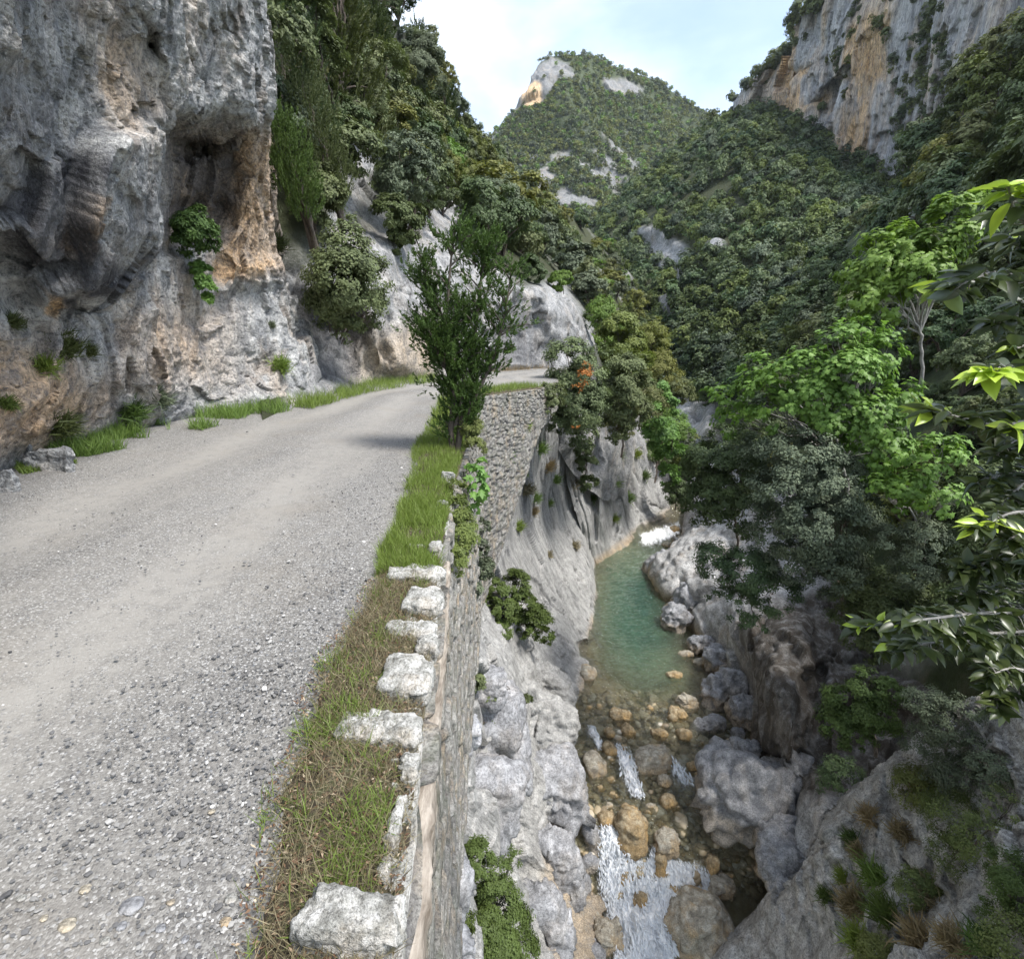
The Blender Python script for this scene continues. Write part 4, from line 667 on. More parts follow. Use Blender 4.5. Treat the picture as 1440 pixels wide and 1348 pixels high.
def leaves(name, rng, C, R, n, lw, ll, mat, tmpl=DIAMOND, clump=14, cs=.30, up=.5, droop=0., flat=.7, shell=.78, gap=.0, lobevar=None):
    """C lobe centres (m,3), R lobe radii (m,) or (m,3); leaves sit in clumps near the lobes' surfaces"""
    C = np.asarray(C, float); R = np.asarray(R, float); R = R if R.ndim == 2 else np.repeat(R[:, None], 3, 1); m = len(C)
    wgt = R.prod(1)**(2/3.); nc = max(m*2, int(clump*m)); li = rng.choice(m, nc, p=wgt/wgt.sum())
    d = rdir(rng, nc); d[:, 2] = np.where(rng.random(nc) < .5, np.abs(d[:, 2]), d[:, 2]); cc = C[li]+d*R[li]*(shell+(1-shell)*rng.random(nc)[:, None]**.5-.12)
    ct = rng.random(nc); sc_ = R[li].mean(1)*cs*rng.uniform(.6, 1.3, nc)
    k = rng.choice(nc, n, p=sc_**2/(sc_**2).sum()); off = rdir(rng, n)*(rng.random(n)**.45)[:, None]*sc_[k][:, None]; off[:, 2] *= flat
    pos = cc[k]+off; nrm = unit(d[k]*.6+unit(off)*.5+unit(pos-C.mean(0))*.5+np.array([0, 0, up])+rng.normal(0, .33, (n, 3))); tan = unit(rng.normal(size=(n, 3))+d[k]*.6-np.array([0, 0, droop]))
    s = rng.uniform(.65, 1.25, n); T = frames(nrm, tan)*np.stack([lw*s, ll*s, ll*s], 1)[:, None, :]
    tint = np.clip(.55*ct[k]+.45*rng.random(n), 0, 1)
    return instance_np(name, tmpl[0], tmpl[1], T, pos, mat, tint)
def tube_np(paths, nseg=6):
    Vs, Fs, off = [], [], 0
    for pts, rad in paths:
        pts = np.asarray(pts, float); rad = np.asarray(rad, float); n = len(pts); t = unit(np.gradient(pts, axis=0)); a = np.cross(t, [0.31, .17, .93]); a = unit(a); b_ = np.cross(t, a)
        th = np.linspace(0, 2*np.pi, nseg, endpoint=False); V = pts[:, None]+rad[:, None, None]*(np.cos(th)[None, :, None]*a[:, None]+np.sin(th)[None, :, None]*b_[:, None])
        i = np.arange(n*nseg).reshape(n, nseg); j = np.roll(i, -1, 1); Vs.append(V.reshape(-1, 3)); Fs.append(np.stack([i[:-1], j[:-1], j[1:], i[1:]], -1).reshape(-1, 4)+off); off += n*nseg
    return np.concatenate(Vs), np.concatenate(Fs)
def limb(rng, a, b, r0, r1, n=9, wob=.06):
    a = np.asarray(a, float); b = np.asarray(b, float); t = np.linspace(0, 1, n)[:, None]; L = np.linalg.norm(b-a); p = a+(b-a)*t+np.array([0, 0, .12*L])*np.sin(t*np.pi)
    p[1:-1] += rng.normal(0, wob*L/3, (n-2, 3)); return p, r0+(r1-r0)*t[:, 0]
g = G('bark'); n = g.noise(22, 6, .7, g.map((1, 1, .25))); M_bark = g.end(g.bsdf(g.ramp(n, (.3, (.045, .035, .028)), (.7, (.17, .14, .115))), .9, g.bump(n, .9, .02)))
g = G('pale_bark'); n = g.noise(16, 6, .7, g.map((1, 1, .4))); M_pale = g.end(g.bsdf(g.ramp(n, (.3, (.17, .16, .14)), (.7, (.40, .38, .34))), .8, g.bump(n, .6, .01)))
L_oak = leaf_mat('oak_leaves', (.045, .072, .034), (.205, .255, .115), .22, .6, .3)
L_oak2 = leaf_mat('olive_green_leaves', (.062, .088, .03), (.23, .275, .09), .25, .6, .25)
L_dark = leaf_mat('dark_evergreen_leaves', (.028, .056, .026), (.125, .185, .075), .15, .55, .3)
L_grey = leaf_mat('grey_green_leaves', (.052, .072, .046), (.195, .235, .145), .15, .6, .25, var=.2)
L_fresh = leaf_mat('fresh_green_leaves', (.06, .13, .03), (.20, .34, .08), .3, .5, .3)
L_yel = leaf_mat('yellow_green_leaves', (.07, .11, .028), (.24, .29, .08), .3, .5, .3)
L_fig = leaf_mat('fig_leaves', (.06, .14, .03), (.22, .39, .085), .35, .5, .35)
L_jun = leaf_mat('juniper_leaves', (.028, .058, .018), (.12, .20, .05), .2, .6, .25)
L_jun2 = leaf_mat('dull_juniper_leaves', (.03, .055, .022), (.11, .15, .055), .18, .55, .3)
L_grass = leaf_mat('grass_blades', (.085, .16, .03), (.25, .36, .10), .35, .5, .3)
L_dry = leaf_mat('dry_grass_blades', (.11, .105, .06), (.36, .33, .22), .25, .6, .2)
L_rust = leaf_mat('rusty_dead_leaves', (.22, .09, .025), (.48, .24, .08), .25, .6, .2)
L_bramble = leaf_mat('bramble_leaves', (.04, .075, .022), (.13, .20, .06), .3, .55, .25)
def px_lobes(L): 
    C = np.array([gy(a, b_, Y) for a, b_, Y, r in L]); R = np.array([r*depth_of(c)/720 for c, (a, b_, Y, r) in zip(C, L)]); return C, R
def plant(name, label, cat, lobes, base, rng, n, lw, ll, mat, group=None, tr=None, bark=M_bark, tmpl=DIAMOND, parts=('trunk', 'crown'), nlimb=None, limbs=True, extra=None, **kw):
    C, R = px_lobes(lobes); base = np.asarray(base, float)
    root = bpy.data.objects.new(name, None); COL.objects.link(root); root.location = Vector(base); root.empty_display_size = .2; tag(root, label, cat, group)
    C = C-base; sz = np.abs(C).max()+R.max(); tr = tr or min(sz*.016, .06); kk = 1. if tmpl is FIG else 1.62; lw *= kk; ll *= kk
    link(parts[1], leaves(parts[1], rng, C, R, n, lw, ll, mat, tmpl, **kw), root)
    if limbs:
        fork = C.mean(0)*.35; ps = [limb(rng, (0, 0, -.1*sz), fork, tr, tr*.75)]
        for c, r in zip(C, R):
            e = c*.9; ps.append(limb(rng, fork, e, tr*.6, tr*.15, 8))
            for _ in range(nlimb or 4): ps.append(limb(rng, fork+(e-fork)*rng.uniform(.5, 1), c+rdir(rng, 1)[0]*r*.6, tr*.22, tr*.06, 6))
        V, Fq = tube_np(ps); link(parts[0], mesh_np(parts[0], V, [Fq], bark), root)
    for nm, me in (extra or []): link(nm, me, root)
    return root
def plumes(name, rng, pos, dirs, L, nl, lw, ll, mat, spread=.55):
    """feathery sprays: narrow leaflets round an axis"""
    m = len(pos); k = np.repeat(np.arange(m), nl); n = len(k); t = rng.random(n)**.8; d = unit(dirs[k]+np.array([0, 0, .35])*t[:, None]); side = unit(np.cross(d, rdir(rng, n)))
    p = pos[k]+d*(t*L[k])[:, None]+side*(.10*L[k]*(1-t))[:, None]*rng.random(n)[:, None]; tan = unit(d+side*spread); nrm = unit(np.cross(tan, np.cross(side, d))+rdir(rng, n)*.6+np.array([0, 0, .4]))
    s = rng.uniform(.7, 1.25, n)*(1.1-.45*t); T = frames(nrm, tan)*np.stack([lw*s, ll*s, ll*s], 1)[:, None, :]
    return instance_np(name, DIAMOND[0], DIAMOND[1], T, p, mat, np.clip(.25+.5*t+.35*(rng.random(m)[k]-.5)+.2*(rng.random(n)-.5), 0, 1))
# ---- prototypes for the woods (crown radius about 1, base at the origin)
def proto(kind, rng, n, lw, ll, mat, tall=1.0, nlob=9, **kw):
    if kind == 'plume':
        m = nlob*14; t = rng.random(m); a = rng.uniform(0, 2*np.pi, m); rr = (.75*(1-t)**.7+.08)*rng.uniform(.5, 1, m); pos = np.stack([rr*np.cos(a), rr*np.sin(a), .15+2.3*tall*t], 1)
        cr_ = plumes('crown', rng, pos, unit(np.stack([np.cos(a)*.6, np.sin(a)*.6, .9+0*a], 1)), rng.uniform(.3, .6, m), n//m, lw, ll, mat); top = 2.2*tall
        V, Fq = tube_np([limb(rng, (0, 0, -.5), (0, 0, top), .07, .015)]+[limb(rng, (0, 0, p[2]*.8), p, .025, .008, 5) for p in pos[::6]], 5)
    else:
        a = rng.uniform(0, 2*np.pi, nlob); rr = rng.uniform(.25, .62, nlob); C = np.stack([rr*np.cos(a), rr*np.sin(a), rng.uniform(.45, 1.35, nlob)*tall], 1); C[0] = (0, 0, 1.35*tall); R = rng.uniform(.32, .52, nlob)
        cr_ = leaves('crown', rng, C, R, n, lw, ll, mat, **kw); ps = [limb(rng, (0, 0, -.7), (0, 0, .5*tall), .07, .05)]+[limb(rng, (0, 0, .35), c, .035, .01, 5) for c in C]; V, Fq = tube_np(ps, 5)
    return mesh_np('trunk', V, [Fq], M_bark), cr_
rg = np.random.default_rng(11)
PR = {'near': [proto('oak', rg, 10000, .045, .08, L_oak), proto('oak', rg, 10000, .045, .08, L_oak2, 1.15), proto('oak', rg, 10000, .045, .08, L_dark), proto('oak', rg, 10000, .042, .075, L_grey), proto('plume', rg, 12000, .03, .09, L_jun2, 1.1, 11), proto('oak', rg, 10000, .045, .08, L_oak2, 1.3, 11), proto('plume', rg, 12000, .03, .09, L_jun2, .8, 12), proto('oak', rg, 9000, .045, .08, L_fresh)],
      'mid': [proto('oak', rg, 5200, .06, .10, L_oak), proto('oak', rg, 5200, .06, .10, L_oak, .9), proto('oak', rg, 5200, .06, .10, L_dark), proto('oak', rg, 5200, .06, .10, L_grey), proto('oak', rg, 5200, .06, .10, L_oak2), proto('oak', rg, 5000, .06, .10, L_yel), proto('oak', rg, 5000, .06, .10, L_fresh, .8), proto('oak', rg, 5200, .06, .10, L_oak2, 1.2)]}
KIND = {id(L_oak): 'dark holm oak', id(L_oak2): 'olive green tree', id(L_dark): 'deep evergreen', id(L_grey): 'grey green tree', id(L_jun2): 'feathery juniper', id(L_fresh): 'fresh green tree', id(L_yel): 'yellow green tree'}
def scatter(rel, reg, n, Rw, protos, zone, group, name='tree', parts=True, excl=(), sep=.8, sd=1, wts=None, asp=1.0, near_first=False, lean=.25, ymin=None):
    r_ = np.random.default_rng(sd); px, py = rel.px.ravel(), rel.py.ravel(); Pf = rel.P.reshape(-1, 3); nf = rel.n.reshape(-1, 3)
    m = poly_mask(px, py, reg, .5) > .5
    for e in excl: m &= poly_mask(px, py, e, .5) < .5
    idx = r_.permutation(np.where(m)[0]); acc = []; accR = []; out = []
    for i in idx:
        R = Rw*r_.uniform(.65, 1.3)
        if acc:
            D = np.linalg.norm(np.array(acc)-Pf[i], axis=1)
            if (D < sep*(R+np.array(accR))*.5*1.6).any(): continue
        acc.append(Pf[i]); accR.append(R)
        if len(acc) >= n: break
    acc = np.array(acc); mx_ = np.median(project(acc)[0]); zq = np.quantile(acc[:, 2], [.33, .67]); order = np.argsort(acc[:, 1]) if near_first else np.arange(len(acc))
    for j in order:
        pr = protos[r_.choice(len(protos), p=wts)] if wts is not None else protos[r_.integers(len(protos))]; R = accR[j]; P0 = acc[j]-np.array([0, 0, .25*R])
        kd = KIND[id(pr[1].materials[0])]; side_ = project(P0)[0]; kd = ('large ' if R > Rw*1.08 else 'small ' if R < Rw*.82 else 'medium ')+kd; kd += (' low down' if P0[2] < zq[0] else ' high up' if P0[2] > zq[1] else ' halfway up')+(' left part' if side_ < mx_ else ' right part'); sc_ = Vector((R*r_.uniform(.85, 1.15), R*r_.uniform(.85, 1.15), R*asp*r_.uniform(.85, 1.2))); rz_ = r_.uniform(0, 6.28)
        out.append((P0, sc_, rz_, pr, kd))
        if parts is None: continue
        root = bpy.data.objects.new(name, None); COL.objects.link(root); root.location = Vector(P0); root.scale = sc_; root.rotation_euler = (r_.uniform(-.12, .12), r_.uniform(-.12, .12), rz_)
        tag(root, kd+' '+zone, 'tree', group); link('crown', pr[1], root); link('trunk', pr[0], root)
    return out
nr_, md_ = PR['near'], PR['mid']
# left slope woods, from the top of the cliff to the gorge
scatter(B, [(360, -120), (500, -60), (580, 60), (640, 165), (690, 240), (640, 260), (570, 250), (500, 200), (440, 330), (360, 350)], 92, 1.65, nr_, 'in the steep wood above the cliffs', 'trees of the steep left wood', sep=.70, sd=2, wts=[.30, .08, .24, .16, .09, .06, .05, .02], excl=[[(495, 175), (530, 190), (505, 320), (470, 330)]])
scatter(B, [(500, 170), (640, 250), (700, 300), (760, 350), (700, 385), (640, 300), (600, 345), (545, 320)], 22, 1.8, nr_, 'on the ledges above the road bend', 'trees on the ledges', sep=.8, sd=3)
scatter(B, [(625, 165), (745, 285), (822, 325), (860, 350), (930, 450), (960, 560), (900, 560), (850, 480), (790, 390), (700, 345), (640, 265)], 96, 2.6, md_, 'on the left side of the gorge', 'trees on the left side of the gorge', sep=.62, sd=4, wts=[.2, .12, .12, .12, .2, .1, .06, .08])
scatter(B, [(840, 480), (900, 540), (960, 560), (965, 700), (925, 660), (900, 600), (860, 600)], 20, 2.3, md_, 'above the slabs upstream', 'trees above the slabs', sep=.6, sd=5, wts=[.2, .1, .1, .05, .1, .2, .25, 0])
# right dark slope
scatter(Gs, [(1200, 330), (1310, 190), (1440, 50), (1560, -60), (1600, 320), (1440, 440), (1250, 500), (1120, 560), (1060, 560), (1150, 430)], 66, 3.7, md_, 'on the shaded slope at the right', 'trees on the shaded right slope', sep=.62, sd=6, wts=[.3, .15, .35, .08, .08, 0, .02, .02])
scatter(Gs, [(1040, 560), (1250, 500), (1440, 440), (1620, 320), (1640, 760), (1300, 800), (1120, 730), (1040, 680)], 40, 1.9, nr_[:4], 'in the dark right thicket', 'trees of the dark thicket', sep=.8, sd=7, wts=[.35, .1, .45, .1])
# far slope: the nearest as trees, the rest as one wood
Ereg = [(832, 322), (880, 262), (945, 205), (1000, 165), (1050, 150), (1135, 175), (1190, 205), (1262, 255), (1290, 320), (1340, 330), (1350, 600), (1120, 600), (1050, 560), (960, 590), (930, 520), (880, 430), (850, 400)]
exE = [[(885, 328), (920, 322), (962, 348), (952, 388), (937, 388), (905, 345)], [(955, 562), (1010, 572), (1015, 640), (950, 640)], [(1015, 538), (1050, 520), (1060, 530), (1020, 550)], [(925, 422), (943, 418), (948, 450), (935, 450)], [(990, 337), (1018, 342), (1016, 358), (990, 353)]]
fw = scatter(E_, Ereg, 980, 3.0, md_, '', '', parts=None, excl=exE, sep=.50, sd=8, wts=[.30, .18, .18, .12, .12, .04, .03, .03])
fw.sort(key=lambda t_: t_[0][1])
for P0, sc_, rz_, pr, kd in fw[:24]:
    root = bpy.data.objects.new('tree', None); COL.objects.link(root); root.location = Vector(P0); root.scale = sc_; root.rotation_euler = (0, 0, rz_)
    tag(root, kd+' in the wood across the gorge', 'tree', 'trees in the wood across the gorge'); link('crown', pr[1], root); link('trunk', pr[0], root)
cr_far = [proto('oak', rg, 1000, .12, .19, m, .95, 7)[1] for m in (L_oak, L_oak, L_dark, L_grey, L_oak2, L_oak, L_oak2)]
def merge_wood(name, items, meshes, mats, label, sd):
    r_ = np.random.default_rng(sd); Vs, Fs, Ti, Mi, off = [], [], [], [], 0
    cache = []
    for me in meshes:
        V = np.empty(len(me.vertices)*3, np.float32); me.vertices.foreach_get('co', V); L_ = np.empty(len(me.loops), np.int32); me.loops.foreach_get('vertex_index', L_); t_ = np.empty(len(me.vertices), np.float32); me.attributes['tint'].data.foreach_get('value', t_); cache.append((V.reshape(-1, 3), L_.reshape(-1, 4), t_))
    for P0, sc_ in items:
        k = r_.integers(len(cache)); V, Q, t_ = cache[k]; a = r_.uniform(0, 6.28); c, s = math.cos(a), math.sin(a)
        W = V*np.array(sc_); W = np.stack([W[:, 0]*c-W[:, 1]*s, W[:, 0]*s+W[:, 1]*c, W[:, 2]], 1)+P0; Vs.append(W); Fs.append(Q+off); Ti.append(np.clip(t_+r_.uniform(-.45, .4), 0, 1)); Mi.append(np.full(len(Q), mats.index(meshes[k].materials[0]))); off += len(V)
    me = mesh_np(name, np.concatenate(Vs), [np.concatenate(Fs)], mats, {'tint': np.concatenate(Ti)}, False, np.concatenate(Mi)); return tag(link(name, me), label, 'woodland', kind='stuff')
merge_wood('far_wood', [(p, s) for p, s, *_ in fw[24:]], cr_far, [L_oak, L_dark, L_grey, L_oak2], 'dense dark holm oak wood covering the upper far slope', 1)
# trees at the top of the tall cliff and growing out of it
tp = []
r_ = np.random.default_rng(21)
for i in range(90):
    t_ = r_.random(); x = np.interp(t_, [0, .2, .45, .7, 1], [990, 1050, 1100, 1140, 1230]); y = np.interp(t_, [0, .2, .45, .7, 1], [170, 140, 90, 25, -80]); Pn, _ = at(Fc if x > 1040 else E_, x, y); tp.append((Pn+np.array([r_.uniform(-4, 4), r_.uniform(0, 8), r_.uniform(-3, 1.5)]), [r_.uniform(2.2, 4.2)]*3))
for (x, y, rr_, n_) in [(1170, 75, 22, 6), (1190, 110, 16, 5), (1150, 150, 14, 4), (1285, 60, 26, 14), (1300, 110, 24, 14), (1270, 150, 18, 8), (1240, 20, 24, 9), (1300, 15, 30, 9), (1330, 75, 20, 8), (1262, 175, 12, 5), (1160, 190, 10, 4), (1120, 60, 10, 4), (1345, 140, 16, 8), (1185, 60, 10, 3), (1310, 165, 18, 8), (1255, 95, 10, 3), (1230, 300, 12, 3), (1200, 10, 14, 4)]:
    for _ in range(n_): Pn, nn = at(Fc, x+r_.normal(0, rr_*.5), y+r_.normal(0, rr_*.8)); tp.append((Pn-np.array([0, 0, 1.5]), [r_.uniform(1.4, 2.9)]*3))
merge_wood('cliff_scrub', tp, cr_far, [L_oak, L_dark, L_grey, L_oak2], 'dark bushes along the rim and cracks of the tall orange streaked cliff', 2)
px, py = Hp.px.ravel(), Hp.py.ravel(); Ph = Hp.P.reshape(-1, 3); wh = np.clip(1.1-1.3*rkH, 0, 1)*(np.random.default_rng(5).random(len(px)) < 1); wh = np.clip(wh, .04, 1)*(px > 660)*(px < 1050)*(py < 345)*(py > 60); wh *= Ph[:, 1]; idx = np.random.default_rng(6).choice(len(px), 4600, replace=False, p=wh/wh.sum())
tiny = [proto('oak', rg, 80, .30, .46, m, .8, 5)[1] for m in (L_oak, L_oak2, L_grey, L_fresh, L_dark, L_oak2, L_oak)]
r_ = np.random.default_rng(9); merge_wood('mountain_scrub', [(Ph[i], [r_.uniform(2.2, 4.2)]*3) for i in idx], tiny, [L_oak, L_oak2, L_grey, L_fresh, L_dark], 'green scrub and small trees covering the distant pointed mountain', 3)
# ------------------------------------------------------------------ single trees and bushes
r1 = np.random.default_rng(31)
bs = gz(468, 528, 0)
plant('holm_oak', 'round crowned holm oak on a thin dark trunk at the foot of the left cliff', 'tree', [(485, 350, 13.6, 36), (455, 385, 13.8, 32), (520, 390, 14, 34), (465, 430, 14, 36), (510, 435, 14, 34), (485, 395, 13.2, 46), (490, 465, 14, 24), (450, 425, 14, 24), (530, 430, 14.2, 22), (495, 320, 13.8, 20)], bs, r1, 24000, .032, .055, L_oak, tr=.075, clump=34, cs=.34)
jb = gz(638, 640, -.05)
def juniper():
    root = bpy.data.objects.new('juniper', None); COL.objects.link(root); root.location = Vector(jb); tag(root, 'tall ragged juniper with several stems on the verge at the road edge', 'tree')
    Y = jb[1]; stems = [[(637, 642), (634, 600), (640, 540), (628, 470), (632, 390), (640, 315)], [(642, 640), (650, 590), (662, 530), (670, 450), (678, 380), (685, 320)], [(640, 600), (652, 540), (640, 480), (610, 420), (595, 370)], [(646, 610), (668, 560), (695, 500), (712, 430), (720, 370)], [(640, 560), (628, 520), (612, 490), (600, 455)]]
    r = np.random.default_rng(5); ps = []; P_, D_, L_ = [], [], []
    for k, s in enumerate(stems):
        pts = np.array([gy(x, y, Y+r.uniform(-.25, .25)*(i > 1)) for i, (x, y) in enumerate(s)])-jb; pts = catmull(pts, [5]*(len(pts)-1)); rad = np.linspace(.05 if k < 2 else .028, .008, len(pts)); ps.append((pts, rad))
        nb = 66 if k < 2 else 44
        for _ in range(nb):
            t = r.uniform(.07, 1)**.8; i = min(int(t*(len(pts)-1)), len(pts)-2); p = pts[i]; a = r.uniform(0, 2*np.pi); reach = r.uniform(.15, .62)*(1.05-.45*t)*(.45+.55*sstep(.12, .45, t)); d = unit(np.array([math.cos(a), math.sin(a)*.8, r.uniform(.35, 1.1)])); e = p+d*reach; ps.append(limb(r, p, e, .012, .004, 5))
            for q in range(11):
                f = r.uniform(.15, 1.05); P_.append(p+d*reach*f+r.normal(0, .045, 3)); D_.append(unit(d+r.normal(0, .55, 3)+np.array([0, 0, .35]))); L_.append(r.uniform(.07, .20))
    V, Fq = tube_np(ps, 6); link('trunk', mesh_np('trunk', V, [Fq], M_bark), root)
    link('crown', plumes('crown', r, np.array(P_), np.array(D_), np.array(L_), 26, .016, .048, L_jun, .6), root)
juniper()
def bush(name, label, lobes, base, n, lw, ll, mat, sd, group=None, cat='bush', **kw):
    return plant(name, label, cat, lobes, base, np.random.default_rng(sd), n, lw, ll, mat, group, parts=('stems', 'foliage'), **kw)
rust = [(822, 528, 20.3, 11), (812, 545, 20.2, 8), (826, 515, 20.4, 8), (808, 600, 20.4, 6)]
b0 = gy(800, 585, 23); Cr, Rr = px_lobes(rust); me_r = leaves('dead_leaves', np.random.default_rng(3), Cr-b0, Rr, 420, .05, .09, L_rust, clump=8, cs=.5)
bush('oak_bush', 'big dark bush with a rusty dead branch at the outer end of the road', [(800, 505, 21.5, 36), (825, 530, 22, 30), (790, 545, 21.5, 30), (815, 575, 22, 36), (835, 560, 22.5, 26), (790, 590, 22, 24), (820, 615, 22.5, 24), (845, 500, 23, 18)], b0, 26000, .045, .075, L_oak, 41, cat='bush', clump=30, extra=[('dead_leaves', me_r)])
bush('bush', 'small bush capping the outer corner of the tall wall', [(768, 552, 17.6, 15), (778, 570, 17.8, 16), (764, 575, 17.4, 10), (784, 552, 18.2, 14)], gy(775, 585, 18.2), 4200, .028, .045, L_oak, 49, clump=22)
bush('oak_bush', 'grey green rounded bush right of the big dark bush', [(880, 530, 25, 34), (870, 560, 25, 30), (890, 575, 26, 26), (865, 600, 26, 24), (900, 545, 27, 24), (875, 620, 26.5, 16)], gy(875, 630, 28), 18000, .05, .09, L_oak, 42, clump=26)
bush('bush', 'bright green leafy bush hanging over the slab tops', [(930, 575, 34, 26), (925, 610, 36, 26), (945, 640, 40, 24), (920, 550, 34, 20), (940, 670, 44, 16)], gy(930, 640, 46), 12000, .09, .14, L_fresh, 43, clump=22)
bush('bush', 'yellow green tree crown beyond the rounded bush', [(870, 470, 33, 30), (885, 490, 34, 26), (860, 500, 33, 20), (900, 510, 36, 22)], gy(875, 540, 35), 12000, .07, .11, L_yel, 44, cat='tree', clump=26)
for i, (x, y, Y, rp, mt, lb) in enumerate([(900, 560, 29, 30, L_oak, 'dark bush right below the grey green rounded one'), (945, 600, 38, 24, L_fresh, 'fresh bush at the right end of the slab tops'), (925, 520, 40, 28, L_oak2, 'olive bush above the slab tops'), (915, 480, 48, 26, L_yel, 'yellowish bush higher above the slab tops'), (950, 550, 50, 22, L_oak, 'dark rounded bush near the upstream gravel'), (850, 560, 27, 22, L_dark, 'dark gap filling bush between the two large ones'), (845, 440, 38, 22, L_fresh, 'fresh green bush over the pale rock by the bend'), (960, 620, 50, 16, L_grey, 'feathery grey bush near the upstream river'), (950, 690, 44, 18, L_dark, 'dark bush at the upstream corner of the slab'), (870, 590, 33, 20, L_oak, 'oak bush at the crest of the upstream slab')]):
    bush('bush', lb, [(x, y, Y, rp), (x+rp*.7, y+rp*.5, Y, rp*.7), (x-rp*.6, y+rp*.4, Y, rp*.7), (x+rp*.2, y-rp*.5, Y, rp*.7)], gy(x, y+rp*1.2, Y+1.5), 7000, .0013*Y, .0021*Y, mt, 140+i, clump=26)
bush('bush', 'dark green shrub trailing down the crack between the slabs', [(825, 650, 29, 16), (828, 680, 29.5, 14), (820, 630, 28.5, 14)], gy(824, 660, 31), 4500, .06, .09, L_dark, 45, clump=18)
bush('bush', 'dense green shrub growing in the cave of the left cliff', [(275, 325, 9.0, 27), (262, 340, 9, 20), (295, 335, 9.1, 18), (278, 305, 9.2, 16)], at(A, 275, 345)[0], 9000, .018, .045, L_jun, 46, clump=26)
bush('bush', 'small hanging shrub under the cave of the left cliff', [(285, 385, 9.2, 14), (290, 405, 9.2, 13), (292, 420, 9.2, 8), (278, 375, 9.2, 10)], at(A, 285, 400)[0], 3200, .02, .04, L_fresh, 47, clump=18)
bush('bush', 'dark tuft hanging from the top of the left cliff', [(208, -5, 6.9, 14), (212, 10, 6.9, 9)], at(A, 208, 5)[0], 1600, .02, .04, L_oak, 48, clump=14)
# junipers and oaks hugging the left cliff's edge
for i, (lob, mt, lb) in enumerate([
   ([(400, 190, 13.5, 24), (410, 230, 13.5, 30), (420, 265, 13.5, 30), (430, 295, 13.6, 24), (395, 250, 13.5, 22), (390, 170, 13.6, 12)], L_jun, 'bright feathery juniper leaning out beside the left cliff'),
   ([(440, 160, 15.5, 34), (455, 215, 15.5, 32), (470, 270, 15.5, 28), (425, 110, 15.8, 32), (480, 240, 16, 22)], L_jun2, 'brownish juniper behind the bright feathery one'),
   ([(560, 225, 20, 34), (590, 250, 20.5, 30), (600, 215, 21, 26), (550, 260, 20, 26), (575, 195, 21, 24)], L_grey, 'brownish grey oak on the ledge above the road bend'),
   ([(550, 300, 19, 26), (570, 320, 19.2, 24), (556, 340, 19, 16), (585, 300, 19.5, 16)], L_dark, 'deep green bush hanging down the pale rock face'),
   ([(700, 280, 34, 34), (680, 300, 34, 24), (720, 300, 34, 26), (700, 320, 34, 22)], L_grey, 'silvery grey oak standing out on the left slope'),
   ([(745, 370, 29, 14), (757, 385, 29, 13), (740, 385, 29, 10)], L_dark, 'small dark green tree on the rock edge above the road'),
   ([(785, 395, 33, 14), (795, 390, 33, 10)], L_fresh, 'round fresh green bush above the road bend'),
   ([(385, 40, 14, 26), (415, 60, 15, 30), (400, 10, 14.5, 26), (440, 20, 17, 30), (460, 80, 18, 30)], L_oak, 'dark oak beside the top of the left cliff'),
   ([(600, 75, 44, 26), (590, 100, 43, 24), (610, 115, 44, 20), (600, 50, 45, 12)], L_grey, 'thin grey brown tree standing up on the left skyline'),
   ([(520, 130, 25, 36), (490, 170, 23, 34), (530, 175, 25, 28), (545, 90, 28, 30)], L_oak, 'large dark oak in the middle of the left wood')]):
    C, R = px_lobes(lob)
    if mt in (L_jun, L_jun2):
        base = C[3 if i == 0 else 2]+np.array([0, .6, -.8]); root = bpy.data.objects.new('juniper', None); COL.objects.link(root); root.location = Vector(base); tag(root, lb, 'tree')
        r = np.random.default_rng(60+i); m = 620; k = r.choice(len(C), m, p=R**2/(R**2).sum()); d = rdir(r, m); pos = C[k]+d*R[k][:, None]*r.uniform(.4, .95, m)[:, None]-base
        link('crown', plumes('crown', r, pos, unit(d*.5+np.array([0, 0, .9])), r.uniform(.25, .5, m), 28, .022, .07, mt), root)
        V, Fq = tube_np([limb(r, (0, 0, -.3), c-base, .07, .02) for c in C]); link('trunk', mesh_np('trunk', V, [Fq], M_bark), root)
    else: plant('tree', lb, 'tree', lob, C[-1]+np.array([0, .5, -R.max()*1.3]), np.random.default_rng(60+i), 11000 if R.max() < 1.2 else 15000, .028+.012*R.max(), .05+.03*R.max(), mt, clump=26)
YD = lambda x, y: at(D1, x, y)[0][1]-.35
# right bank: figs, dark bushes
def fig(label, lobes, base, n, sd, s=.13):
    return plant('fig_tree', label, 'tree', lobes, base, np.random.default_rng(sd), n, s*.95, s, L_fig, tmpl=FIG, bark=M_pale, clump=22, cs=.34, up=.8, droop=.45, flat=.8, tr=.07, nlimb=7)
fig('sprawling bright green fig tree with bare pale branches over the right bank', [(1060, 555, 17, 34), (1100, 540, 16.5, 36), (1150, 560, 16, 40), (1200, 530, 15.5, 42), (1240, 500, 15.5, 36), (1180, 600, 15.5, 38), (1230, 590, 15, 40), (1030, 590, 18, 26), (1215, 470, 16, 30), (1270, 560, 15, 32), (1250, 640, 14.5, 34), (1060, 520, 17.5, 26), (1090, 580, 16.5, 34), (1010, 560, 18, 26), (1130, 520, 16.5, 34), (1180, 480, 16, 30)], gy(1200, 700, 17.5), 7400, 71, .17)
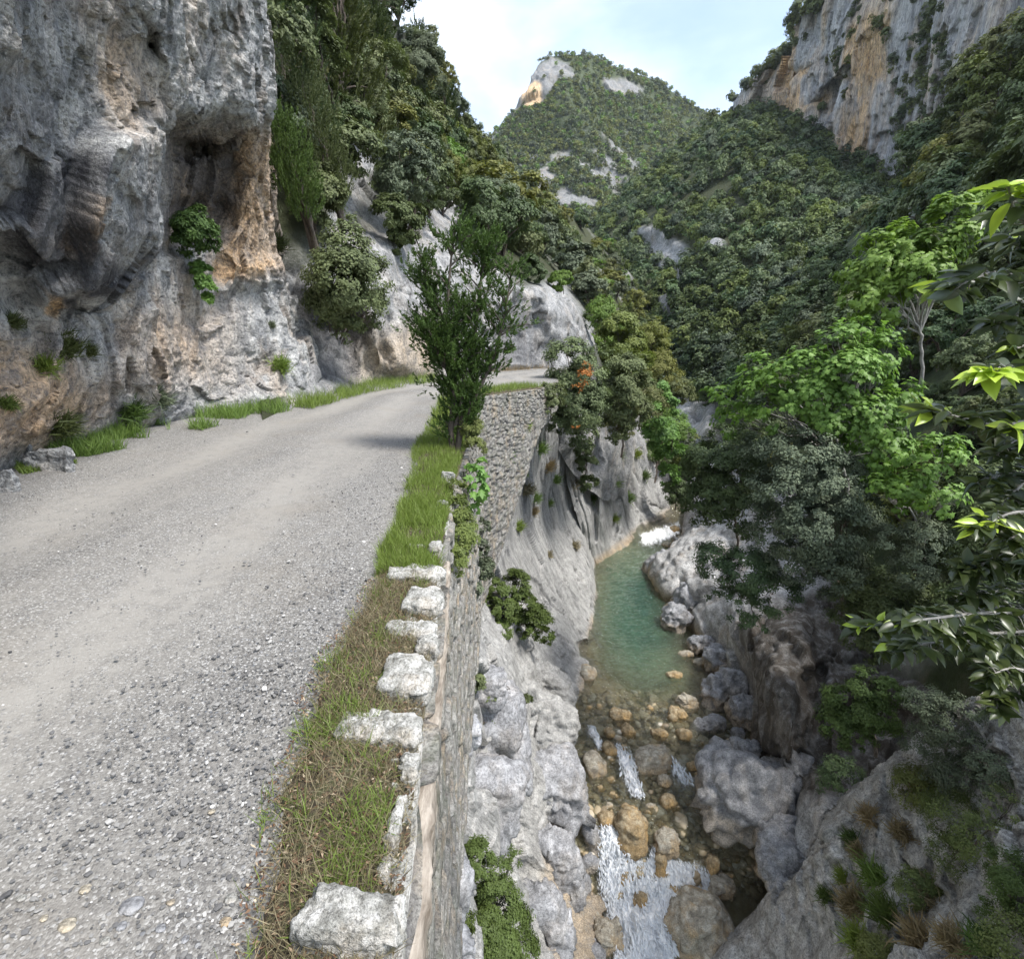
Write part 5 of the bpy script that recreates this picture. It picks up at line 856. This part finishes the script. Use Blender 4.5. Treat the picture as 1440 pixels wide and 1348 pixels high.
fig('upper bright green fig tree in front of the dark slope', [(1240, 380, 19, 36), (1210, 420, 19, 30), (1280, 350, 19, 34), (1340, 300, 18.5, 30), (1300, 390, 18, 36), (1360, 330, 18, 26), (1260, 330, 20, 22), (1230, 350, 19.5, 28), (1320, 350, 18.5, 34), (1200, 390, 19.5, 26), (1370, 290, 18.5, 24), (1260, 420, 18.5, 32)], gy(1300, 520, 20), 6600, 72, .19)
fig('dark leaved lower fig in the shade under the bright one', [(1280, 690, 13.5, 34), (1320, 640, 13, 34), (1240, 690, 14, 30), (1330, 700, 12.5, 26)], gy(1300, 780, 15), 1500, 73, .15)
bush('oak_bush', 'large grey green evergreen bush on the rock above the pool', [(1130, 640, 15.5, 46), (1170, 680, 15, 52), (1100, 690, 15.5, 50), (1140, 740, 15, 56), (1190, 740, 15, 50), (1170, 800, 15, 46), (1115, 790, 15.5, 40), (1080, 640, 16.5, 40), (1200, 800, 15, 34), (1090, 740, 15.8, 38)], gy(1190, 850, 17.5), 46000, .034, .06, L_grey, 81, clump=40, cs=.26)
bush('oak_bush', 'dark leafy bush left of the grey green evergreen', [(1000, 650, 19.5, 38), (1010, 700, 19, 42), (1040, 660, 18, 40), (985, 710, 19.5, 30), (1050, 720, 17.5, 38), (1020, 620, 20, 28), (980, 660, 20.5, 24), (1060, 620, 18, 34)], gy(1040, 760, 20.5), 30000, .04, .07, L_dark, 82, clump=30)
bush('bush', 'low dark bush overhanging the fluted rocks', [(1010, 790, 17, 34), (1050, 800, 16.5, 38), (1090, 835, 16, 36), (1040, 850, 16.5, 28), (1060, 880, 16, 20), (1000, 825, 17.5, 20)], gy(1060, 840, 18.5), 20000, .03, .055, L_dark, 83, clump=28)
bush('bush', 'pale green bush alone in the dark hollow', [(1260, 765, 13.5, 32), (1300, 760, 13, 32), (1280, 800, 13.2, 30), (1320, 790, 13, 24)], gy(1290, 830, 14.8), 11000, .022, .045, L_grey, 84, clump=28)
bush('bush', 'bright green box bush at the edge of the dark hollow', [(1195, 990, 11.2, 34), (1220, 965, 11, 28), (1180, 1020, 11.2, 30), (1230, 1010, 11, 32), (1250, 975, 10.8, 24), (1205, 1040, 11, 24)], gy(1235, 1050, 11.8), 18000, .028, .042, L_bramble, 85, clump=30)
bush('bush', 'feathery green bush with bare twigs right of the box bush', [(1300, 990, 9.8, 30), (1330, 1020, 9.5, 34), (1290, 1040, 9.8, 26), (1360, 1000, 9.2, 26), (1370, 1050, 9, 24)], gy(1330, 1070, 10.2), 9000, .016, .034, L_grey, 86, clump=24, bark=M_pale, nlimb=16)
bush('bush', 'blurry green scrub on the lower right rock', [(a, b_, YD(a, b_), c_) for a, b_, c_ in ((1340, 1150, 40), (1390, 1190, 40), (1335, 1205, 28), (1420, 1140, 32))], at(D1, 1370, 1200)[0], 13000, .012, .030, L_oak2, 87, clump=34)
bush('bush', 'green scrub clump at the lower right corner', [(a, b_, YD(a, b_), c_) for a, b_, c_ in ((1420, 1220, 32), (1440, 1260, 38), (1405, 1280, 28))], at(D1, 1430, 1270)[0], 9000, .011, .028, L_bramble, 88, clump=28)
bush('bush', 'dark shrub at the right edge above the pale rock', [(1400, 900, 10, 50), (1440, 860, 9.5, 50), (1350, 900, 10.5, 36), (1430, 960, 9.5, 40)], gy(1420, 980, 11), 14000, .024, .045, L_dark, 89, clump=28)
bush('bush', 'black green mass of shade foliage above the brown wall', [(1190, 820, 15.5, 36), (1230, 860, 15, 40), (1260, 840, 14.5, 44), (1190, 870, 15.5, 26), (1240, 910, 14.5, 30), (1290, 890, 13.8, 36), (1210, 900, 15, 24)], gy(1230, 900, 18.5), 22000, .035, .06, L_dark, 101, clump=30)
bush('bush', 'dark foliage between the hollow and the leafy right edge', [(1360, 780, 13, 44), (1400, 740, 12.5, 44), (1350, 850, 12.5, 40), (1320, 880, 13, 34), (1390, 680, 13.5, 40)], gy(1370, 880, 14.5), 18000, .03, .055, L_dark, 102, clump=30)
for i, (x, y, Y, rp, mt, lb) in enumerate([(1290, 1105, 9.0, 30, L_oak2, 'wiry olive scrub at the top of the pale rock'), (1340, 1090, 8.6, 34, L_grey, 'grey scrub beside the wiry olive scrub'), (1290, 1250, 7.8, 26, L_oak2, 'olive scrub low on the pale rock'), (1400, 1090, 8, 34, L_grey, 'pale scrub at the right edge of the pale rock'), (1230, 1340, 7.6, 24, L_oak2, 'dry green scrub at the very bottom of the pale rock'), (1440, 1340, 5.8, 50, L_oak2, 'scrub filling the lower right corner'), (1180, 1090, 12.2, 26, L_dark, 'dark creeper beside the great grey boulder'), (1130, 1165, 14, 14, L_fresh, 'green trailing plant on the great grey boulder')]):
    if i < 6 and x > 1200: Y = at(D1, x, y)[0][1]-.25
    bush('bush', lb, [(x, y, Y, rp), (x+rp*.7, y-rp*.3, Y, rp*.7), (x-rp*.6, y+rp*.4, Y, rp*.7)], gy(x, y+rp*.5, Y+.5), 4200, .010+.0009*Y, .017+.0018*Y, mt, 110+i, clump=30, nlimb=9, bark=M_pale)
bush('bush', 'grey shrub filling the gully between the two retaining walls', [(672, 770, 9.5, 16), (680, 800, 9.8, 18), (665, 830, 8.6, 16), (676, 740, 10, 14), (650, 870, 7.6, 14)], gy(674, 800, 10.4), 7000, .018, .035, L_grey, 130, clump=26, nlimb=10, bark=M_pale)
# left bank plants
bush('ivy', 'green ivy mat spreading over the slab under the wall', [(695, 830, 16.7, 20), (725, 820, 17.5, 22), (735, 850, 17.5, 22), (710, 860, 16.8, 22), (755, 870, 18, 22), (765, 895, 18.4, 16), (700, 890, 16.3, 18), (700, 925, 15.8, 14), (742, 880, 17.6, 20), (688, 850, 16.3, 18)], at(C1, 725, 860)[0], 30000, .034, .046, L_bramble, 91, cat='ivy', clump=26, limbs=True)
bush('bramble', 'long green bramble thicket between the near rocks', [(668, 1205, 6.9, 26), (690, 1235, 6.9, 30), (700, 1270, 6.8, 34), (720, 1300, 7.0, 30), (680, 1310, 6.4, 34), (700, 1345, 6.2, 36), (735, 1335, 6.8, 24), (720, 1205, 7.6, 16)], at(C1, 700, 1290)[0], 42000, .016, .024, L_bramble, 92, cat='bramble', clump=34, bark=M_pale, nlimb=12)
bush('bush', 'small heathery bush at the bottom below the wall', [(635, 1280, 5.2, 20), (650, 1298, 5.4, 20), (622, 1300, 5.0, 14)], at(C1, 640, 1300)[0], 4500, .014, .03, L_bramble, 93, clump=20, bark=M_pale, nlimb=10)
bush('bush', 'dark green shrub strip at the wall foot', [(650, 935, 11.2, 15), (665, 960, 11.2, 15), (690, 980, 11.5, 13), (720, 985, 12.4, 13), (740, 985, 13, 9)], at(C1, 670, 950)[0], 5000, .035, .055, L_oak, 94, clump=20)
bush('bush', 'low green tuft of leaves on the tilted grey block', [(680, 1010, 11.6, 12), (692, 1020, 11.6, 10)], at(C1, 685, 1015)[0], 1300, .025, .05, L_bramble, 95, clump=14)
plant('fig_sapling', 'young fig sapling with drooping leaves growing from the wall face', 'tree', [(668, 665, 6.4, 16), (672, 690, 6.3, 16), (664, 715, 6.3, 12), (676, 650, 6.5, 10)], np.append(gz(655, 640, -.6)[:2], -.6), np.random.default_rng(96), 110, .10, .12, L_fig, tmpl=FIG, bark=M_pale, clump=8, up=.4, droop=1.2, tr=.014)
bush('bush', 'yellowish heather bush on the wall edge below the juniper', [(640, 720, 4.8, 24), (645, 760, 4.5, 28), (635, 790, 4.2, 24), (650, 740, 4.7, 22), (640, 690, 5.2, 18)], gz(632, 740, -.12), 12000, .008, .022, L_yel, 97, clump=40, nlimb=10, bark=M_pale)
bush('bush', 'grey twiggy shrub beside the trunk of the juniper', [(660, 600, 7.2, 18), (668, 630, 6.8, 16), (655, 570, 7.6, 12), (664, 610, 7.2, 8)], gz(650, 640, -.1), 4500, .011, .028, L_oak2, 98, clump=20, nlimb=12, bark=M_pale)
# ------------------------------------------------------------------ grass and verge
def grass_mesh(name, rng, P, h, wv, mat, lean=.35, tint=None):
    n = len(P); d = unit(np.stack([rng.normal(0, lean, n), rng.normal(0, lean, n), np.ones(n)], 1)); nr = unit(np.cross(d, rdir(rng, n))); T = frames(nr, d)*np.stack([wv*rng.uniform(.7, 1.2, n), h, h], 1)[:, None, :]
    return instance_np(name, BLADE[0], BLADE[1], T, P, mat, rng.random(n) if tint is None else tint)
r2 = np.random.default_rng(55)
# right verge soil
ys = np.arange(-2, 17.4, .02); us = np.linspace(0, 1, 60); Yg, Ug = np.meshgrid(ys, us, indexing='ij'); rr0 = np.interp(Yg, roadR[:, 1], roadR[:, 0]); rr0 = np.where(Yg > 14.6, rr0+.2, rr0); ex = edgeX(Yg)+.01
wv_ = .10*fbm(np.stack([ys*1.9, 0*ys, 0*ys], 1), 4, .6, seed=150)[:, None]*np.clip(ys, 0, 1)[:, None]; rr0 = rr0+wv_; Xg = rr0-.03+(ex-rr0+.03)*Ug; P = np.stack([Xg, Yg, 0*Xg], -1).reshape(-1, 3); u_ = Ug.ravel(); P[:, 2] = .004+.05*np.sin(np.pi*np.clip(u_, 0, 1)**.7)*(.7+.6*fbm(P*2, 3, seed=7))+.016*fbm(P*18, 4, .6, seed=8)
P[:, 2] -= .05*(u_ > .985)+.02*(u_ < .02); P[:, 0] += .02*fbm(P*5, 3, seed=12)*(u_ < .5)
g = G('verge_soil'); n = g.noise(14, 8, .7); n2 = g.noise(55, 5, .7); c = g.ramp(n, (.3, (.03, .025, .018)), (.5, (.075, .06, .042)), (.62, (.08, .09, .04)), (.75, (.24, .22, .18))); c = g.mix(g.ramp(n2, (.55, 0), (.62, .7)), c, (.28, .2, .12))
tag(link('verge', mesh_np('verge', P, [grid_faces(len(ys), len(us))], g.end(g.bsdf(c, .95, g.bump(g.math('ADD', n, g.math('MULTIPLY', n2, .4)), .9, .02))))), kind='structure')
def verge_pts(n, y0, y1, u0=0, u1=1, bias=1.):
    Y = y0+(y1-y0)*r2.random(n)**bias; u = r2.uniform(u0, u1, n); a = np.interp(Y, roadR[:, 1], roadR[:, 0])-.04+.10*fbm(np.stack([Y*1.9, 0*Y, 0*Y], 1), 4, .6, seed=150)*np.clip(Y, 0, 1); return np.stack([a+(edgeX(Y)-a)*u, Y, np.full(n, .02)+.03*np.sin(np.pi*u)], 1)
Pg1 = verge_pts(22000, 3.2, 9.5, -.1, 1, bias=1.3); Pg1 = Pg1[r2.random(len(Pg1)) < sstep(-.5, .1, fbm(Pg1*2.6, 4, .6, seed=79))]; Pg2 = verge_pts(22000, .7, 3.6, -.12, .85); cl_ = fbm(Pg2*4.5, 4, .6, seed=77); Pg2 = Pg2[r2.random(len(Pg2)) < sstep(-.08, .42, cl_)*.62+.03]; Pg3 = verge_pts(6500, 9, 17.3)
h1 = r2.uniform(.05, .13, len(Pg1)); tag(link('grass', grass_mesh('grass', r2, Pg1, h1, .005, L_grass)), 'lush bright green grass on the road verge beside the juniper', 'grass', kind='stuff')
tag(link('grass', grass_mesh('grass', r2, Pg2, r2.uniform(.02, .10, len(Pg2)), .0035, L_grass, .6)), 'short sparse green grass behind the near edge stones', 'grass', kind='stuff')
tag(link('grass', grass_mesh('grass', r2, Pg3, r2.uniform(.08, .22, len(Pg3)), .008, L_grass)), 'grass along the wall top towards the bend', 'grass', kind='stuff')
Pd = verge_pts(14000, .7, 3.6); Pd2 = verge_pts(1800, 3.4, 12); Pd = np.concatenate([Pd, Pd2]); tag(link('dry_grass', grass_mesh('dry_grass', r2, Pd, r2.uniform(.02, .09, len(Pd)), .0025, L_dry, .9)), 'dry straw coloured grass stems on the near verge', 'grass', kind='stuff')
Pl = verge_pts(4600, .6, 3.4, -.15, 1); nn_ = len(Pl); T = frames(unit(np.stack([r2.normal(0, .4, nn_), r2.normal(0, .4, nn_), np.ones(nn_)], 1)), rdir(r2, nn_))*np.stack([r2.uniform(.004, .010, nn_), r2.uniform(.010, .026, nn_), r2.uniform(.01, .03, nn_)], 1)[:, None, :]
Pl[:, 2] += .006; g = G('dead_leaf'); M_litter = g.end(g.bsdf(g.ramp(g.attr('tint'), (0, (.05, .03, .02)), (.5, (.15, .08, .045)), (.8, (.28, .19, .12)), (1, (.5, .42, .3))), .7))
tag(link('leaf_litter', instance_np('leaf_litter', DIAMOND[0], DIAMOND[1], T, Pl, M_litter, r2.random(nn_))), 'fallen brown leaves littering the near verge', 'leaves', kind='stuff')
# left verge
def px_pts(poly, n, z=0.):
    poly = np.array(poly, float); lo, hi = poly.min(0), poly.max(0); q = r2.uniform(lo, hi, (n*3, 2)); q = q[poly_mask(q[:, 0], q[:, 1], poly, .5) > .5][:n]; return gz(q[:, 0], q[:, 1], np.full(len(q), z))
for poly, n, h0, h1_, lb in [([(60, 600), (120, 595), (200, 580), (390, 566), (410, 578), (335, 592), (210, 624), (125, 642), (60, 645)], 22000, .08, .30, 'tall green grass along the foot of the left cliff'),
                       ([(398, 505), (430, 510), (500, 520), (610, 524), (615, 537), (520, 552), (440, 575), (405, 572)], 18000, .10, .34, 'green grass strip on the inner side of the road bend'),
                       ([(670, 512), (770, 508), (772, 519), (680, 524)], 3500, .15, .45, 'pale grass under the rocks at the far bend'), ([(20, 655), (105, 645), (110, 652), (30, 668)], 900, .04, .10, 'little line of grass at the road edge on the left')]:
    Pq = px_pts(poly, n); Pq = Pq[fbm(Pq*1.5, 3, seed=88) > -.25]; tag(link('grass', grass_mesh('grass', r2, Pq, r2.uniform(h0, h1_, len(Pq)), .009, L_grass if 'pale' not in lb else L_dry, .4)), lb, 'grass', kind='stuff')
# grass tufts and small herbs on rock
def tuft(x, y, rel, sz, mat, lb, grp, nb=260, hang=.0, off=None):
    P0, nn = at(rel, x, y); k = depth_of(P0)/720; R = sz*k*.5; r = np.random.default_rng(int(x*7+y)); P = np.stack([r.normal(0, R*.35, nb), r.normal(0, R*.35, nb), r.normal(0, R*.3, nb)], 1)
    d = unit(nn*.7+np.array([0, 0, .6-hang])+r.normal(0, .45, (nb, 3))); h = R*r.uniform(.6, 1.4, nb); T = frames(rdir(r, nb), d)*np.stack([R*.09+0*h, h, h], 1)[:, None, :]
    T[..., 2] = np.where(True, T[..., 2], T[..., 2]); me = instance_np('grass_tuft', BLADE[0], BLADE[1], T, P, mat, r.random(nb)); return tag(link('grass_tuft', me, loc=Vector(P0)), lb, 'grass tuft', grp)
for i, (x, y, s) in enumerate([(762, 632, 22), (768, 655, 20), (780, 675, 16), (800, 682, 22), (775, 708, 14), (742, 690, 22), (752, 700, 18), (808, 768, 16), (730, 742, 20), (770, 780, 12), (738, 668, 14), (750, 720, 16)]):
    tuft(x, y, C1, s, L_dry if i % 2 else L_grass, 'tuft of grass growing from a crack in the smooth slab', 'grass tufts on the long slab')
for i, (x, y, s) in enumerate([(870, 640, 22), (892, 640, 16), (905, 670, 16), (888, 700, 16), (850, 655, 16), (862, 680, 20), (835, 700, 18), (865, 730, 14)]):
    tuft(x, y, C2, s, L_grass if i % 2 else L_jun, 'green tuft on the upstream slab', 'tufts on the upstream slab')
for i, (x, y, s) in enumerate([(1250, 1110, 34), (1225, 1150, 30), (1195, 1180, 26), (1270, 1170, 34), (1230, 1230, 40), (1200, 1270, 44), (1250, 1290, 44), (1290, 1320, 50), (1180, 1230, 24), (1310, 1260, 40), (1160, 1260, 22), (1350, 1330, 46), (1215, 1330, 44), (1290, 1100, 30), (1390, 1330, 50), (1210, 1200, 26)]):
    tuft(x, y, D1, s, [L_grass, L_dry, L_jun, L_dry][i % 4], ['green', 'straw coloured', 'dark green', 'dry'][i % 4]+' wiry grass tuft '+('near the ridge top' if y < 1160 else 'half down' if y < 1265 else 'near the bottom')+(', left side' if x < 1240 else ', right side')+' of the pale right rock', 'tufts on the lower right rock', 420, .3)
for i, (x, y, s, m, lb) in enumerate([(85, 600, 46, L_jun2, 'spiky olive tuft at the left cliff foot'), (90, 490, 44, L_jun2, 'olive grass tuft under the dark overhang'), (75, 515, 30, L_grass, 'green tuft on the orange ledge'), (10, 570, 24, L_jun, 'dark small plant at the left frame edge'), (28, 455, 26, L_jun2, 'mossy tuft on the tan ledge'),
      (180, 580, 40, L_jun, 'leafy green plant by the cliff foot'), (218, 560, 36, L_grey, 'grey herb against the cliff foot'), (395, 515, 26, L_grass, 'small green plant near the cliff corner'), (390, 345, 30, L_jun2, 'grassy tuft on the ledge below the juniper'), (382, 458, 12, L_grey, 'tiny grey plant on the pale slab'), (125, 495, 24, L_jun2, 'small olive tuft right of the overhang')]):
    tuft(x, y, A, s, m, lb, None, 420)
for i, (x, y, s) in enumerate([(700, 600, 16), (712, 640, 18), (690, 700, 14), (722, 660, 14), (740, 600, 14), (705, 560, 14), (735, 570, 12), (695, 640, 12)]):
    P0 = gy(x, y, np.interp(x, [680, 760], [14.6, 17.0])); 
    r = np.random.default_rng(900+i); nb = 160; R = s*depth_of(P0)/1440; T = frames(rdir(r, nb), unit(np.array([.5, -.5, .2])+r.normal(0, .5, (nb, 3))))*np.stack([np.full(nb, R*.12), R*r.uniform(.6, 1.5, nb), R*r.uniform(.6, 1.5, nb)], 1)[:, None, :]
    tag(link('wall_plant', instance_np('wall_plant', BLADE[0], BLADE[1], T, r.normal(0, R*.4, (nb, 3)), [L_dry, L_grass, L_jun2][i % 3], r.random(nb)), loc=Vector(P0)), 'small plant rooted in the joints of the tall retaining wall', 'wall plant', 'plants on the tall wall')
# ------------------------------------------------------------------ edge stones
def estone(x0, x1, y0, y1, ht, seed, lb, z=0., sub=5, box=5):
    c = np.array([(x0+x1)/2, (y0+y1)/2]); P0 = gz(c[0], c[1], z+ht*.5); a = gz(x0, c[1], z+ht*.5); b_ = gz(x1, c[1], z+ht*.5); t = gz(c[0], y0, z+ht); bt = gz(c[0], y1, z)
    rx = abs(b_[0]-a[0])/2; ry = abs(t[1]-bt[1])/2; V, Fq = ICO[sub]; V = V/((np.abs(V)**box).sum(1, keepdims=True)**(1/box)); P = V*np.array([rx, ry, ht*.75]); r = max(rx, ry); q = P/r*1.2+seed*5.3
    nr = unit(V**3); P = P+nr*(r*(chips(q, .9, seed, 4)*.5+.06*fbm(q*1.3, 3, seed=seed)+.03*fbm(q*7, 5, .65, seed=seed+1)))[:, None]; P0[2] = z+ht*.35
    return tag(link('edge_stone', mesh_np('edge_stone', P, [Fq], M_stone, {'stain': 0*P[:, 0], 'dark': 0*P[:, 0]}), loc=Vector(P0)), lb, 'stone', 'stones along the road edge')
yc = np.arange(-.6, 5.2, .008); uc = np.linspace(0, 1, 26); Yc, Uc = np.meshgrid(yc, uc, indexing='ij'); wd_ = .085+.10*fbm(np.stack([yc*1.7, 0*yc, 0*yc], 1), 3, seed=140)[:, None]; Xc = edgeX(Yc)+.02-wd_*(1-Uc)
P = np.stack([Xc, Yc, 0*Xc], -1).reshape(-1, 3); cut = fbm(P*np.array([0, 3.1, 0])+3, 3, seed=141); hh = .05*sstep(-.15, .05, cut)-.03+.05*chips(P, .16, 142, 3)*4*.3+.012*fbm(P*30, 4, .6, seed=143); uf = Uc.ravel(); hh = hh*sstep(0, .12, uf); P[:, 2] = hh-.01-.10*(uf > .97); P[:, 0] += .012*fbm(P*9, 3, seed=144)
cp = link('coping', mesh_np('coping', P, [grid_faces(len(yc), 26)], M_stone, {'stain': 0*uf, 'dark': 0*uf}), bpy.data.objects['retaining_wall'])
estone(415, 556, 1243, 1362, .13, 1, 'big rough white block at the bottom of the road edge')
estone(472, 548, 994, 1056, .07, 2, 'flat lichened stone on the road edge, left of a pair'); estone(535, 592, 998, 1062, .08, 3, 'flat grey stone on the road edge, right of a pair')
estone(566, 590, 1055, 1110, .06, 4, 'narrow white stone at the wall lip below the flat pair'); estone(536, 608, 918, 990, .10, 5, 'squat pale stone above the flat pair')
estone(545, 612, 870, 908, .07, 6, 'long low stone behind the squat one'); estone(585, 614, 890, 930, .08, 61, 'white stone at the wall lip beside the squat one')
estone(570, 620, 822, 874, .10, 7, 'upright white stone in the middle of the edge row'); estone(545, 622, 792, 826, .09, 8, 'wide flat white slab near the grass'); estone(603, 622, 762, 792, .12, 9, 'small white stone beside the heather')
estone(572, 600, 764, 782, .08, 10, 'half buried stone in the green grass'); estone(620, 640, 664, 682, .14, 11, 'little white stone by the juniper foot'); estone(614, 630, 704, 718, .10, 12, 'pale stone in the grass below the juniper')
estone(456, 474, 1166, 1190, .03, 13, 'small loose white stone lying in the dry grass', sub=4); estone(545, 562, 1110, 1240, .05, 14, 'long thin white stone along the wall lip'); 
rs = np.random.default_rng(66)
for i in range(26):
    y = rs.uniform(770, 1225); x = np.interp(y, [770, 900, 1050, 1225], [612, 600, 582, 556])-abs(rs.normal(0, 22)); w_ = rs.uniform(7, 20); h_ = rs.uniform(6, 16)
    estone(x-w_/2, x+w_/2, y-h_/2, y+h_/2, .035, 160+i, 'small broken white stone wedged between the edge blocks', sub=3)['group'] = 'broken stones of the road edge'
for i, (x, y, s) in enumerate([(185, 1272, 26), (325, 1262, 16), (95, 1300, 20), (170, 1302, 12), (318, 1296, 14), (62, 1290, 9), (225, 1305, 12), (148, 1322, 11), (298, 1140, 8), (240, 1268, 9), (30, 1262, 10), (120, 1250, 14), (260, 1320, 10), (356, 1235, 9)]):
    P0 = gz(x, y, 0); R = s*depth_of(P0)/1440; V, Fq = ICO[3]; q = V+i*3.1; P = (V+V*(chips(q, 1., 40+i, 2)*.5)[:, None])*np.array([R*1.2, R, R*.45])
    tag(link('road_stone', mesh_np('road_stone', P, [Fq], [M_grey, M_stone, M_boulder][i % 3], {'stain': 0*P[:, 0]+(i % 5 == 4)*.8, 'dark': 0*P[:, 0]}), loc=Vector(P0)), 'small loose stone lying on the gravel near the camera', 'stone', 'loose stones on the gravel')
for i, (x0, x1, y0, y1) in enumerate([(-60, 40, 610, 660), (10, 60, 590, 625), (30, 105, 632, 662), (-60, 30, 655, 690), (0, 50, 625, 650)]):
    o = estone(x0, x1, y0, y1, .22, 80+i, ['grey worn rock at the road edge on the far left', 'dark grey rock at the foot of the left cliff', 'low pale slab on the ground at the left road edge', 'grey slab cut by the left frame edge', 'rounded grey rock between the slabs at left'][i]); o['group'] = 'rocks at the left road edge'; o.name = 'rock'; o.data.materials[0] = M_cliff
# ------------------------------------------------------------------ branches hanging in from the right
def fg_leaf():
    u = np.linspace(0, 1, 7); wv = np.array([.0, .36, .5, .5, .4, .2, .0])
    V = []
    for i, (t, w_) in enumerate(zip(u, wv)):
        zc = -.18*t*t
        for s in (-1, 0, 1): V.append((s*w_, t, zc+.16*abs(s)*w_*1.2))
    return np.array(V), [grid_faces(7, 3)]
FGL = fg_leaf()
M_fg = leaf_mat('broad_leaves', (.030, .045, .012), (.085, .11, .03), .25, .33, .5, tip=(.42, .55, .06), under=(.20, .25, .22), var=0)
def fg_tree():
    base = np.array([5.2, 2.6, -4.]); root = bpy.data.objects.new('overhanging_tree', None); COL.objects.link(root); root.location = Vector(base); tag(root, 'broad leaved tree reaching in from the right edge with yellow tipped shoots', 'tree')
    r = np.random.default_rng(4); ps = []; P, Tn, Nn, S, Yg_ = [], [], [], [], []
    hub = gy(1640, 650, 1.9); ps.append(limb(r, base, hub, .11, .05, 10, .04))
    br = [([(1560, 400), (1480, 345), (1430, 300), (1418, 262)], 1.5, 1.), ([(1560, 460), (1470, 400), (1400, 385), (1350, 400), (1322, 412)], 1.55, .9), ([(1580, 560), (1480, 535), (1420, 520), (1385, 525)], 1.35, 1.), ([(1580, 640), (1480, 625), (1400, 600), (1340, 585), (1290, 572)], 1.6, .8),
          ([(1600, 760), (1500, 730), (1430, 720), (1375, 745)], 1.5, .35), ([(1600, 860), (1480, 860), (1380, 862), (1290, 872), (1205, 880)], 1.55, .5), ([(1600, 920), (1480, 900), (1390, 900), (1300, 905), (1240, 915)], 1.7, .15), ([(1580, 690), (1500, 670), (1430, 665), (1370, 680)], 1.8, .1),
          ([(1600, 800), (1500, 800), (1430, 790), (1350, 800)], 1.7, .25), ([(1560, 360), (1500, 400), (1440, 440), (1400, 455)], 1.7, .1), ([(1600, 950), (1500, 960), (1430, 940), (1390, 950)], 1.6, 0), ([(1600, 600), (1500, 590), (1430, 620), (1400, 640)], 1.75, .05), ([(1560, 320), (1500, 300), (1450, 330), (1430, 350)], 1.6, .3), ([(1600, 640), (1520, 700), (1460, 760), (1440, 800)], 1.6, .1), ([(1600, 500), (1520, 470), (1460, 480), (1430, 490)], 1.6, .4), ([(1600, 700), (1500, 720), (1420, 770), (1370, 800)], 1.7, .1), ([(1600, 830), (1500, 830), (1430, 830), (1350, 835)], 1.65, .1), ([(1600, 620), (1510, 640), (1440, 680), (1400, 720)], 1.7, .05), ([(1600, 880), (1500, 930), (1420, 960), (1400, 1000)], 1.6, 0), ([(1600, 560), (1510, 580), (1450, 590), (1420, 600)], 1.5, .6), ([(1600, 780), (1510, 760), (1450, 750), (1410, 760)], 1.5, .3), ([(1600, 880), (1480, 885), (1400, 890), (1330, 890)], 1.6, .1)]
    for pts, Y, young in br:
        W = np.array([gy(x, y, Y+.12*math.sin(i*1.7)) for i, (x, y) in enumerate(pts)]); W = catmull(W, [8]*(len(W)-1)); n = len(W); ps.append((W-0, np.linspace(.010, .0022, n))); ps.append(limb(r, hub, W[0], .03, .010, 6, .05))
        L = np.linalg.norm(np.diff(W, axis=0), axis=1).sum(); N_ = int(L/.0085)
        for k in range(N_):
            t = (k+.5)/N_; i = min(int(t*(n-1)), n-2); p = W[i]+(W[i+1]-W[i])*(t*(n-1)-i); d = unit(W[i+1]-W[i]); 
            tw = r.random() < .5
            side = unit(np.cross(d, np.array([0, 0, 1.])))*(1 if k % 2 else -1)
            e = p+unit(side*.7+d*.6+r.normal(0, .35, 3))*r.uniform(.03, .12)*(1.1-t) if tw else p
            if tw: ps.append((np.array([p, (p+e)/2+r.normal(0, .004, 3), e]), np.array([.0018, .0014, .001])))
            for _ in range(2 if tw else 1):
                P.append(e); yy = young*(sstep(.72, .92, t) if young > .3 else young*(r.random() < .3)); yy = 1. if r.random() < yy else 0.
                if t > .93: Tn.append(unit(d+r.normal(0, .55, 3)+np.array([0, 0, .25])))
                else: Tn.append(unit(side*.8+d*.5+r.normal(0, .5, 3)-np.array([0, 0, .35])))
                Nn.append(unit(np.array([0, 0, 1.])+r.normal(0, .5, 3)+(unit(CAM-p)*.15))); S.append(r.uniform(.028, .085)); Yg_.append(yy)
    P, Tn, Nn, S = map(np.array, (P, Tn, Nn, S)); T = frames(Nn, Tn)*np.stack([S*.44, S, S], 1)[:, None, :]
    V, Fq = tube_np([(p-base, r__) for p, r__ in ps], 6); link('branches', mesh_np('branches', V, [Fq], M_pale), root)
    link('leaves', instance_np('leaves', FGL[0], FGL[1], T, P-base, M_fg, r.random(len(P)), True, {'young': np.array(Yg_)}), root)
fg_tree()
# ------------------------------------------------------------------ haze
g = G('haze'); pv = N('ShaderNodeVolumePrincipled', g.nt); pv.inputs['Color'].default_value = (.86, .92, 1., 1); pv.inputs['Density'].default_value = .00007; pv.inputs['Anisotropy'].default_value = .2
g.L.new(pv.outputs[0], g.out.inputs['Volume']); x0, x1, y0, y1, z0, z1 = -1450, 1450, -1250, 1750, -61, 620
me = mesh_np('haze', [(x, y, z) for z in (z0, z1) for y in (y0, y1) for x in (x0, x1)], [np.array([[0, 2, 3, 1], [4, 5, 7, 6], [0, 1, 5, 4], [2, 6, 7, 3], [0, 4, 6, 2], [1, 3, 7, 5]])], g.m, smooth=False)
tag(link('haze', me), 'thin pale haze in the air of the valley', 'haze', kind='stuff')
